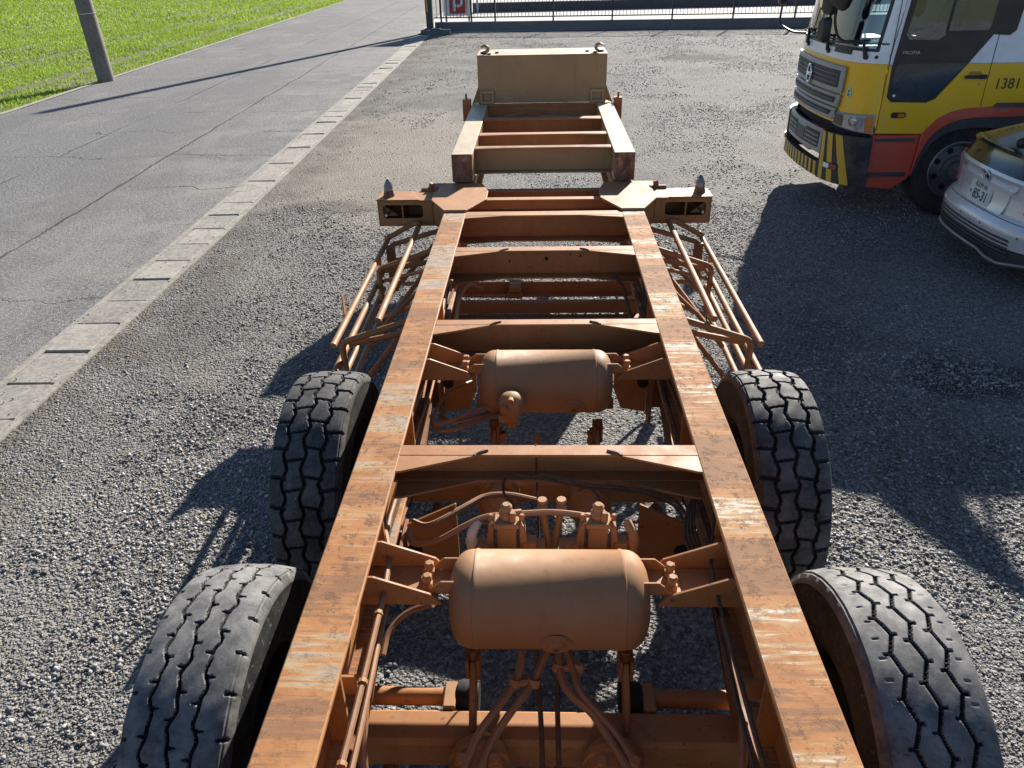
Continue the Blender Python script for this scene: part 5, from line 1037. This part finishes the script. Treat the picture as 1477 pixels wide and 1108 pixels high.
# emblem: an upright oval ring with a lens shaped bar
def fr_ring(rx, rz, cz, wd, out):
    pts = [FR.at(rx*math.cos(t), cz+rz*math.sin(t), out) for t in np.linspace(0, 2*math.pi, 33)]; mb = MB(); mb.tube(pts, wd, 8, False); return mb
em = fr_ring(0.068, 0.092, 1.375, 0.012, 0.055).obj('emblem', CHROME, trk, smooth=True)
mb = MB(); mb.tube([FR.at(-0.055, 1.385, 0.055), FR.at(0, 1.378, 0.058), FR.at(0.055, 1.385, 0.055)], [0.008, 0.014, 0.008], 8); mb.tube([FR.at(-0.05, 1.36, 0.055), FR.at(0.05, 1.36, 0.055)], 0.007, 8); tp(mb, 'emblem_bar', CHROME, em, smooth=True)
for s in (1,):
    mb = MB(); mb.add([FR.at(s*0.86+0.03*math.cos(t), 1.29+0.048*math.sin(t), 0.006) for t in np.linspace(0, 2*math.pi, 21)[:-1]], [tuple(range(20))]); sb = tp(mb, 'oval_badge', plain('pale_green_badge', (0.62, 0.70, 0.66), 0.3))
    mb = MB(); FR.patch(mb, 0.846, 0.874, 1.255, 0.846, 0.874, 1.285, 0.009, 0.002, 2, 1); FR.patch(mb, 0.846, 0.874, 1.295, 0.846, 0.874, 1.32, 0.009, 0.002, 2, 1); tp(mb, 'badge_print', plain('green_print', (0.08, 0.25, 0.16), 0.4), sb)
# headlamps
for s in (-1, 1):
    mb = MB(); FR.patch(mb, s*0.70, s*1.19, (0.955, 0.90), s*0.70, s*1.17, (1.085, 1.10), 0.012, 0.06, 16, 3); hl = tp(mb, 'headlamp', SILV, smooth=True)
    mb = MB(); FR.patch(mb, s*0.72, s*1.10, (0.972, 0.928), s*0.72, s*1.085, (1.068, 1.078), 0.018, 0.004, 14, 3); tp(mb, 'reflector', REFL, hl, smooth=True)
    for sc_, rr in ((0.80, 0.045), (0.97, 0.05)):
        p = Vector(FR.at(s*sc_, 1.015, 0.018)); q = Vector(FR.at(s*sc_, 1.015, 0.03)); mb = MB(); mb.lathe([(rr, 0), (rr*0.8, 0.004), (rr*0.3, 0.010)], p, q-p, 16); tp(mb, 'bulb_bowl', CHROME, hl, smooth=True)
    mb = MB(); FR.patch(mb, s*0.72, s*1.10, (0.972, 0.928), s*0.72, s*1.085, (1.068, 1.078), 0.032, 0.003, 14, 3); tp(mb, 'lens', LENS, hl, smooth=True)
    mb = MB(); FR.patch(mb, s*1.105, s*1.165, (0.93, 0.922), s*1.09, s*1.15, (1.075, 1.08), 0.03, 0.02, 4, 3); tp(mb, 'indicator', AMB, hl, smooth=True)
    mb = MB(); FR.patch(mb, s*0.70, s*1.19, 0.87, s*0.70, s*1.19, 0.952 if s < 0 else 0.95, -0.03, 0.05, 10, 1); tp(mb, 'lamp_sill', BLACKM)
# bumper
BY = car_paint('bumper_yellow', (0.68, 0.42, 0.02), 0.45, 0, 0.2, 0.4); BB = car_paint('bumper_black', (0.02, 0.02, 0.022), 0.5, 0, 0.1, 0.35)
for s in (-1, 1):
    mb = MB(); mb.cur = 0; FR.patch(mb, s*0.62, s*1.21, 0.36, s*0.62, s*1.19, 0.875, 0.055, 0.10, 16, 4); be = tp(mb, 'bumper_end', BB, smooth=True)
    for b0, b1, t0, t1 in ((0.67, 0.74, 0.63, 0.685), (0.815, 0.885, 0.725, 0.80), (0.975, 1.055, 0.84, 0.92)):
        mb = MB(); FR.patch(mb, s*b0, s*b1, 0.365, s*t0, s*t1, 0.868, 0.059, 0.003, 4, 6); tp(mb, 'stripe', BY, be, smooth=True)
    mb = MB(); FR.patch(mb, s*0.74, s*0.93, 0.50, s*0.74, s*0.93, 0.565, 0.07, 0.02, 5, 1); tp(mb, 'fog_lamp', BLK, be)
    mb = MB(); FR.patch(mb, s*0.75, s*0.83, 0.508, s*0.75, s*0.83, 0.558, 0.075, 0.006, 3, 1); tp(mb, 'fog_lens', REFL, be)
    mb = MB(); FR.patch(mb, s*0.845, s*0.92, 0.508, s*0.845, s*0.92, 0.558, 0.075, 0.006, 3, 1); tp(mb, 'fog_indicator', plain('brown_lens_%d' % (s+1), (0.30, 0.08, 0.04), 0.3), be)
    mb = MB(); mb.prism([(3.36, 0.42), (3.46, 0.42), (3.46, 0.87), (3.40, 0.87)], 'y', (YS if s > 0 else 2*CY-YS)-0.012*s, (YS if s > 0 else 2*CY-YS)+0.05*s); tp(mb, 'bumper_side', BLK)
mb = MB(); FR.patch(mb, -0.62, 0.62, 0.37, -0.62, 0.62, 0.525, 0.055, 0.08, 24, 2); lb = tp(mb, 'bumper_bar', BB, smooth=True)
for q in range(11):
    a = -0.60+0.113*q; mb = MB(); FR.patch(mb, a+0.02, a+0.072, 0.374, a, a+0.052, 0.521, 0.059, 0.003, 2, 2); tp(mb, 'stripe', BY, lb, smooth=True)
mb = MB(); FR.patch(mb, -0.60, 0.60, 0.61, -0.64, 0.64, 0.875, 0.045, 0.04, 24, 2); ins = tp(mb, 'bumper_insert', SILV, bevel=0.006)
for s in (-1, 1):
    mb = MB(); FR.patch(mb, s*0.16, s*0.53, 0.66, s*0.16, s*0.55, 0.83, 0.048, 0.006, 12, 1); vt = tp(mb, 'vent', GRID, ins)
    for q in range(3):
        z = 0.69+0.045*q; mb = MB(); FR.patch(mb, s*0.165, s*0.53, z, s*0.165, s*0.53, z+0.012, 0.056, 0.008, 12, 1); tp(mb, 'vent_slat', SILV, ins)
mb = MB(); FR.patch(mb, -0.13, 0.13, 0.655, -0.13, 0.13, 0.80, 0.052, 0.004, 6, 1); tp(mb, 'plate_holder', DGREY, ins)
mb = MB(); FR.patch(mb, -0.9, 0.9, 0.86, -0.9, 0.9, 1.02, -0.06, 0.05, 24, 1); tp(mb, 'front_void', BLACKM)
# wipers and mirrors
for s0, s1, tip in ((0.98, 0.45, -0.02), (0.35, -0.15, -0.62), (-0.35, -0.85, -1.02)):
    mb = MB(); a, b = Vector(FR.at(s0, 1.655, 0.03)), Vector(FR.at(s0-0.06, 1.80, 0.035)); mb.tube([a, b], [0.02, 0.014], 8); mb.lathe([(0.026, 0), (0.022, 0.03)], FR.at(s0, 1.645, 0.0), Vector(FR.at(s0, 1.645, 0.1))-Vector(FR.at(s0, 1.645, 0.0)), 10)
    wp = tp(mb, 'wiper', BLK, smooth=True)
    mb = MB(); mb.tube([FR.at(s0+(s1-s0)*t, 1.805-0.06*t, 0.03) for t in np.linspace(0, 1, 8)], 0.011, 6); tp(mb, 'wiper_arm', BLK, wp, smooth=True)
    mb = MB(); mb.tube([FR.at(s0+0.18+(s1-s0-0.30)*t, 1.775-0.035*t, 0.016) for t in np.linspace(0, 1, 10)], 0.008, 6); tp(mb, 'wiper_blade', BLK, wp, smooth=True)
mb = MB(); p = Vector(FR.at(1.08, 1.65, 0.0)); q = Vector(FR.at(1.08, 1.65, 0.02)); mb.lathe([(0.018, 0), (0.018, 0.01)], p, q-p, 12); tp(mb, 'washer_nozzle', BLK)
mb = MB(); FR.patch(mb, 0.50, 0.80, 1.655, 0.50, 0.80, 1.70, 0.02, 0.02, 6, 1); tp(mb, 'cowl_vent', BLK, cowl)
def mirror(name, c, sx, sz, axis, arm):
    mb = MB(); m = Matrix.Translation(c) @ axis
    vs = []; 
    for d_, q in ((-0.05, 0.75), (-0.03, 0.95), (0.0, 1.0), (0.035, 0.93)):
        for x, z in rounded(-sx*q, sx*q, -sz*q, sz*q, min(sx, sz)*0.55*q, 4): vs.append(m @ Vector((x, d_, z)))
    n = len(vs)//4; mb.add(vs, [(i*n+j, i*n+(j+1) % n, (i+1)*n+(j+1) % n, (i+1)*n+j) for i in range(3) for j in range(n)]+[tuple(range(n))[::-1], tuple(range(3*n, 4*n))])
    o = tp(mb, name, BLK, smooth=True); mb = MB(); mb.prism(rounded(-sx*0.85, sx*0.85, -sz*0.85, sz*0.85, min(sx, sz)*0.45, 4), 'y', 0.0355, 0.038); mb.v = [tuple(m @ Vector(v)) for v in mb.v]; tp(mb, 'mirror_glass', CHROME, o)
    for a in arm: mb = MB(); mb.tube(bent(a, 0.08), 0.014, 8); tp(mb, 'mirror_arm', BLK, o, smooth=True)
mp = GX(1198, 5, 2.90)   # the big mirrors hang before the near front pillar
c = Vector((2.93, 8.78, 2.22)); mirror('mirror', c, 0.10, 0.20, Matrix.Rotation(math.radians(-78), 4, 'Z'), [[(3.42, 8.45, 2.45), (3.1, 8.6, 2.5), (2.99, 8.74, 2.45), (2.99, 8.76, 1.95), (3.06, 8.74, 1.78), (3.28, 8.58, 1.76)]])
mirror('mirror', Vector((2.92, 8.80, 1.88)), 0.065, 0.12, Matrix.Rotation(math.radians(-78), 4, 'Z'), [[(2.95, 8.78, 2.02), (2.95, 8.79, 1.86)]])
mirror('mirror', Vector((2.98, 8.56, 2.26)), 0.12, 0.18, Matrix.Rotation(math.radians(-62), 4, 'Z') @ Matrix.Rotation(math.radians(25), 4, 'Y'), [[(3.0, 8.6, 2.3), (3.3, 8.5, 2.3)]])
c = Vector((2.96, 10.62, 2.13)); mirror('mirror', c, 0.10, 0.13, Matrix.Rotation(math.radians(-95), 4, 'Z'), [[(3.35, 10.45, 2.4), (3.0, 10.66, 2.4), (2.97, 10.68, 1.78), (3.1, 10.5, 1.70), (3.25, 10.4, 1.70)]])
# chassis and body behind the cab
mb = MB()
for y in (CY-0.4, CY+0.4): mb.box(3.6, 9.6, y-0.04, y+0.04, 0.72, 0.95)
tp(mb, 'chassis', BLACKM)
mb = MB(); mb.box(5.8, 9.8, YS-0.02, 2*CY-YS+0.02, 1.05, 2.95); tp(mb, 'cargo_box', TWHT, bevel=0.02)
mb = MB(); mb.box(4.1, 5.0, YS+0.30, 2*CY-YS-0.30, 0.55, 1.0); tp(mb, 'engine', BLACKM, bevel=0.05)

# ------------------------------------------------------------------ the silver car
KY = 7.0
car = thing('car', 'silver hatchback car seen from behind, parked beside the lorry', 'car', (6.0, KY, 0))
def kp(mb, name, mat, parent=car, **kw): return mb.obj(name, mat, parent, **kw)
SILC = car_paint('silver_car_paint', (0.74, 0.76, 0.77), 0.25, 0.3, 1.0, 0.12); PIANO = car_paint('gloss_black', (0.008, 0.008, 0.010), 0.08, 0, 1.0, 0.05)
khalf = [(a-0.06, b) for a, b in [(3.95, 7.0), (3.957, 6.75), (3.985, 6.52), (4.04, 6.34), (4.13, 6.22), (4.28, 6.155), (4.6, 6.14), (5.2, 6.135)]]
def krake(z): return float(np.interp(z, [0.15, 0.24, 0.32, 0.50, 0.555, 0.60, 0.72, 0.84, 0.885, 0.93, 1.0, 1.06, 1.10], [0.10, 0.03, 0.0, -0.01, 0.02, 0.075, 0.085, 0.075, 0.06, 0.09, 0.12, 0.13, 0.20]))
KR = Plan(khalf, KY, krake, lambda z: float(np.interp(z, [0.2, 0.5, 0.9, 1.1], [0.01, 0.0, 0.03, 0.09])))
SK = KR.c
def band(name, z0, z1, mat, out=0.0, th=0.02, s0=-1.35, s1=1.35, ns=48, nz=4, parent=car): mb = MB(); KR.patch(mb, s0, s1, z0, s0, s1, z1, out, th, ns, nz); return kp(mb, name, mat, parent, smooth=True)
bmp = band('bumper', 0.36, 0.565, SILC, 0, 0.03, nz=8)
ht = band('hatch', 0.57, 0.905, SILC, 0, 0.03, nz=12)
band('lower_skirt', 0.20, 0.345, DGREY, -0.012, 0.03)
# splitter trim and diffuser grille
for i in range(5):
    z = 0.285+0.034*i; mb = MB(); KR.patch(mb, -0.80, 0.62, z, -0.80+0.01*i, 0.62-0.005*i, z+0.02, 0.006, 0.02, 40, 1); kp(mb, 'diffuser_slat', plain('diffuser_grey_%d' % i, (0.10, 0.105, 0.115), 0.4, 0.3), bmp)
mb = MB(); mb.tube([KR.at(t, 0.245-0.0*abs(t), 0.012) for t in np.linspace(-0.86, 0.25, 24)]+[KR.at(0.33, 0.20, 0.015), KR.at(0.50, 0.195, 0.015), KR.at(0.66, 0.235, 0.012), KR.at(0.9, 0.26, 0.012)], 0.018, 8); mb.tube([KR.at(-0.86, 0.245, 0.01), KR.at(-0.88, 0.30, 0.008), KR.at(-0.84, 0.33, 0.006)], 0.018, 8); kp(mb, 'diffuser_trim', plain('satin_grey_trim', (0.25, 0.255, 0.265), 0.4, 0.5), bmp, smooth=True)
for s_ in (-0.52, -0.12, 0.22, 0.68):
    p = Vector(KR.at(s_, 0.475, 0.0)); q = Vector(KR.at(s_, 0.475, 0.01)); mb = MB(); mb.lathe([(0.011, 0), (0.011, 0.003)], p, q-p, 12); kp(mb, 'parking_sensor', plain('sensor_%d' % int(s_*100+100), (0.2, 0.2, 0.22), 0.4), bmp)
band('hatch_gap', 0.558, 0.576, BLACKM, -0.006, 0.02, -0.62, 0.62)
# plate recess
mb = MB(); KR.patch(mb, -0.36, 0.36, 0.585, -0.40, 0.40, 0.775, 0.012, 0.012, 20, 3); kp(mb, 'plate_recess', SILC, ht, smooth=True)
mb = MB(); KR.patch(mb, -0.44, 0.44, 0.775, -0.46, 0.46, 0.81, 0.03, 0.03, 24, 2); kp(mb, 'hatch_garnish', SILC, ht, smooth=True)
NP = Vector(KR.at(-0.02, 0.68, 0.0)); NP.x -= 0.028; tilt = math.radians(-8)
PM = Matrix.Translation(NP) @ Matrix.Rotation(math.radians(-90), 4, 'Z') @ Matrix.Rotation(math.radians(90)+tilt, 4, 'X')
mb = MB(); mb.prism(rounded(-0.165, 0.165, -0.0825, 0.0825, 0.01, 3), 'z', -0.004, 0.0); mb.v = [tuple(PM @ Vector(v)) for v in mb.v]; pl = kp(mb, 'number_plate', plain('plate_white', (0.72, 0.76, 0.76), 0.35, 0, 0.03), bevel=0.001)
mb = MB(); mb.prism(rounded(-0.18, 0.18, -0.098, 0.095, 0.012, 3), 'z', -0.012, -0.005); mb.v = [tuple(PM @ Vector(v)) for v in mb.v]; kp(mb, 'plate_frame', SILC, pl)
INK = plain('plate_green_black', (0.012, 0.035, 0.025), 0.4)
text_obj('plate_number', '85-31', 0.115, INK, pl, PM @ Matrix.Translation((0.028, -0.026, 0.0008)), 0.0008, 0.92, 0.0025)
text_obj('plate_area', '名古屋 302', 0.044, INK, pl, PM @ Matrix.Translation((0.0, 0.055, 0.0008)), 0.0008, 1.0, 0.0008)
text_obj('plate_kana', 'の', 0.042, INK, pl, PM @ Matrix.Translation((-0.138, -0.022, 0.0008)), 0.0008, 1.0, 0.0008)
# emblem of three ovals
EC = (0.0, 0.845)
def k_ring(rx, rz, cz, wd, out, cs=0.0): mb = MB(); mb.tube([KR.at(cs+rx*math.cos(t), cz+rz*math.sin(t), out) for t in np.linspace(0, 2*math.pi, 29)], wd, 8, False); return mb
ke = k_ring(0.060, 0.042, 0.845, 0.007, 0.012).obj('emblem', CHROME, car, smooth=True)
kp(k_ring(0.020, 0.038, 0.845, 0.005, 0.014), 'emblem_oval', CHROME, ke, smooth=True); kp(k_ring(0.046, 0.016, 0.862, 0.005, 0.014), 'emblem_oval', CHROME, ke, smooth=True)
mb = MB(); mb.add([KR.at(0.058*math.cos(t), 0.845+0.04*math.sin(t), 0.006) for t in np.linspace(0, 2*math.pi, 25)[:-1]], [tuple(range(24))]); kp(mb, 'emblem_backing', plain('emblem_blue', (0.03, 0.07, 0.16), 0.2), ke)
def ktext(name, s, size, u, z):
    p = Vector(KR.at(u, z, 0.006)); q = Vector(KR.at(u, z, 0.02)); n = (q-p).normalized(); r_ = Vector((0, 0, 1)).cross(n).normalized(); up = n.cross(r_)
    M = Matrix(((r_.x, up.x, n.x, p.x), (r_.y, up.y, n.y, p.y), (r_.z, up.z, n.z, p.z), (0, 0, 0, 1))); text_obj(name, s, size, STEEL, ht, M, 0.002)
ktext('badge_lettering', 'PRIUS', 0.042, -0.48, 0.835)
p = [KR.at(u, z, 0.010) for u, z in ((0.36, 0.80), (0.46, 0.80), (0.46, 0.84), (0.36, 0.84))]; mb = MB(); KR.patch(mb, 0.37, 0.47, 0.80, 0.37, 0.47, 0.838, 0.010, 0.008, 4, 1); kp(mb, 'hybrid_badge', CHROME, ht)
# tail lamps
for s in (-1, 1):
    mb = MB(); KR.patch(mb, s*0.60, s*1.0, 0.66, s*0.70, s*1.05, 0.93, 0.016, 0.03, 10, 5); tl = kp(mb, 'tail_lamp', REDL, smooth=True)
    mb = MB(); KR.patch(mb, s*0.59, s*0.70, 0.655, s*0.69, s*0.76, 0.93, 0.02, 0.02, 4, 5); kp(mb, 'clear_lens', plain('pale_red_lens_%d' % (s+1), (0.42, 0.16, 0.14), 0.12), tl, smooth=True)
# black lower glass, spoiler lip and sloping upper glass
band('lower_glass', 0.905, 1.055, PIANO, 0.0, 0.02, -0.74, 0.74)
band('glass_lip', 1.055, 1.075, PIANO, 0.012, 0.05, -0.72, 0.72, 40, 1)
mb = MB(); nu, nv = 20, 12
def kg(i, j, dz=0.0, sc=1.0):
    u = -0.70+1.40*i/nu; t = j/nv; p = KR.at(u, 1.07); return (p[0]+0.03+1.25*t, KY+(p[1]-KY)*(1-0.10*t)*sc, 1.075+0.40*t-0.12*t*t+dz-0.05*t*(u/0.7)**2)
mb.grid(lambda i, j: kg(i, j), nu, nv); mb.grid(lambda i, j: kg(i, j, -0.015), nu, nv, True); kp(mb, 'rear_glass', PIANO, smooth=True)
mb = MB()     # body sides, roof and nose
def kbody(i, j):
    X = 4.35+4.05*i/24; t = i/24; prof = [(0.86, 0.24), (0.875, 0.45), (0.872, 0.70), (0.855, 0.90), (0.80, 1.0)]
    return prof, X, t
for s in (-1, 1):
    mb.grid(lambda i, j: (4.30+4.1*i/24, KY+s*(0.868, 0.875, 0.872, 0.858, 0.80)[j]*(1 if i < 20 else 1-0.06*(i-20)), (0.24, 0.45, 0.70, 0.90, 1.02)[j]-(0.12*max(0, i-15)/9 if j > 2 else 0)), 24, 4, s > 0)
mb.add([(8.4, KY+y, z) for y, z in ((-0.66, 0.24), (0.66, 0.24), (0.62, 0.82), (-0.62, 0.82))], [(0, 1, 2, 3)])
mb.grid(lambda i, j: (4.30+4.1*i/24, KY+(-1+2*j/6)*0.80*(1 if i < 20 else 1-0.06*(i-20)), 1.02-(0.12*max(0, i-15)/9)+0.03*(1-(-1+2*j/6)**2)), 24, 6); kp(mb, 'body', SILC, smooth=True)
mb = MB(); mb.grid(lambda i, j: (5.36+1.9*i/10, KY+(-1+2*j/8)*(0.62+0.02*math.sin(i)), 1.40-0.05*(-1+2*j/8)**2+0.06*math.sin(math.pi*i/10)-(0.25*max(0, i-6)/4)), 10, 8)
for s in (-1, 1): mb.grid(lambda i, j: (4.5+3.1*i/12, KY+s*(0.80-0.18*j/3), 1.0+(min(0.36, 0.07+0.034*i*1.2, 0.02+(12-i)*0.09))*j/3), 12, 3, s > 0)
kp(mb, 'roof', SILC, smooth=True)
for s in (-1, 1):
    mb = MB(); mb.grid(lambda i, j: (4.7+2.7*i/12, KY+s*(0.807-0.165*j/3), 1.02+(min(0.30, 0.07+0.034*i*1.2, 0.02+(12-i)*0.08))*j/3), 12, 3, s > 0); kp(mb, 'side_glass', PIANO, smooth=True)
mb = MB(); a = Vector(kg(11, 2, 0.03)); mb.lathe([(0.035, 0), (0.03, 0.03), (0.015, 0.04)], Vector(kg(10, 1, 0.0)), (-0.2, 0, 1), 14); mb.tube([Vector(kg(10, 1, 0.03)), Vector(kg(12, 2, 0.045)), Vector(kg(19, 4, 0.03))], [0.02, 0.014, 0.008], 8); mb.tube([Vector(kg(8, 3, 0.012)), Vector(kg(20, 4, 0.012))], 0.008, 6); kp(mb, 'rear_wiper', BLK, smooth=True)
for s in (-1, 1):
    for x in (4.95, 7.55):
        mb = MB(); c = (x, KY+s*0.66, 0.31); mb.lathe([(0.19, 0.19), (0.29, 0.20), (0.31, 0.17), (0.31, 0.03), (0.28, 0.0), (0.19, 0.0)], c, (0, s, 0), 32, False); wl = kp(mb, 'wheel', RUBT, smooth=True)
        mb = MB(); mb.lathe([(0.2, 0.195), (0.18, 0.18), (0.06, 0.17), (0.002, 0.175)], c, (0, s, 0), 24, False); kp(mb, 'rim', STEEL, wl, smooth=True)
mb = MB(); mb.box(4.3, 8.2, KY-0.6, KY+0.6, 0.2, 0.26); kp(mb, 'underbody', BLACKM)
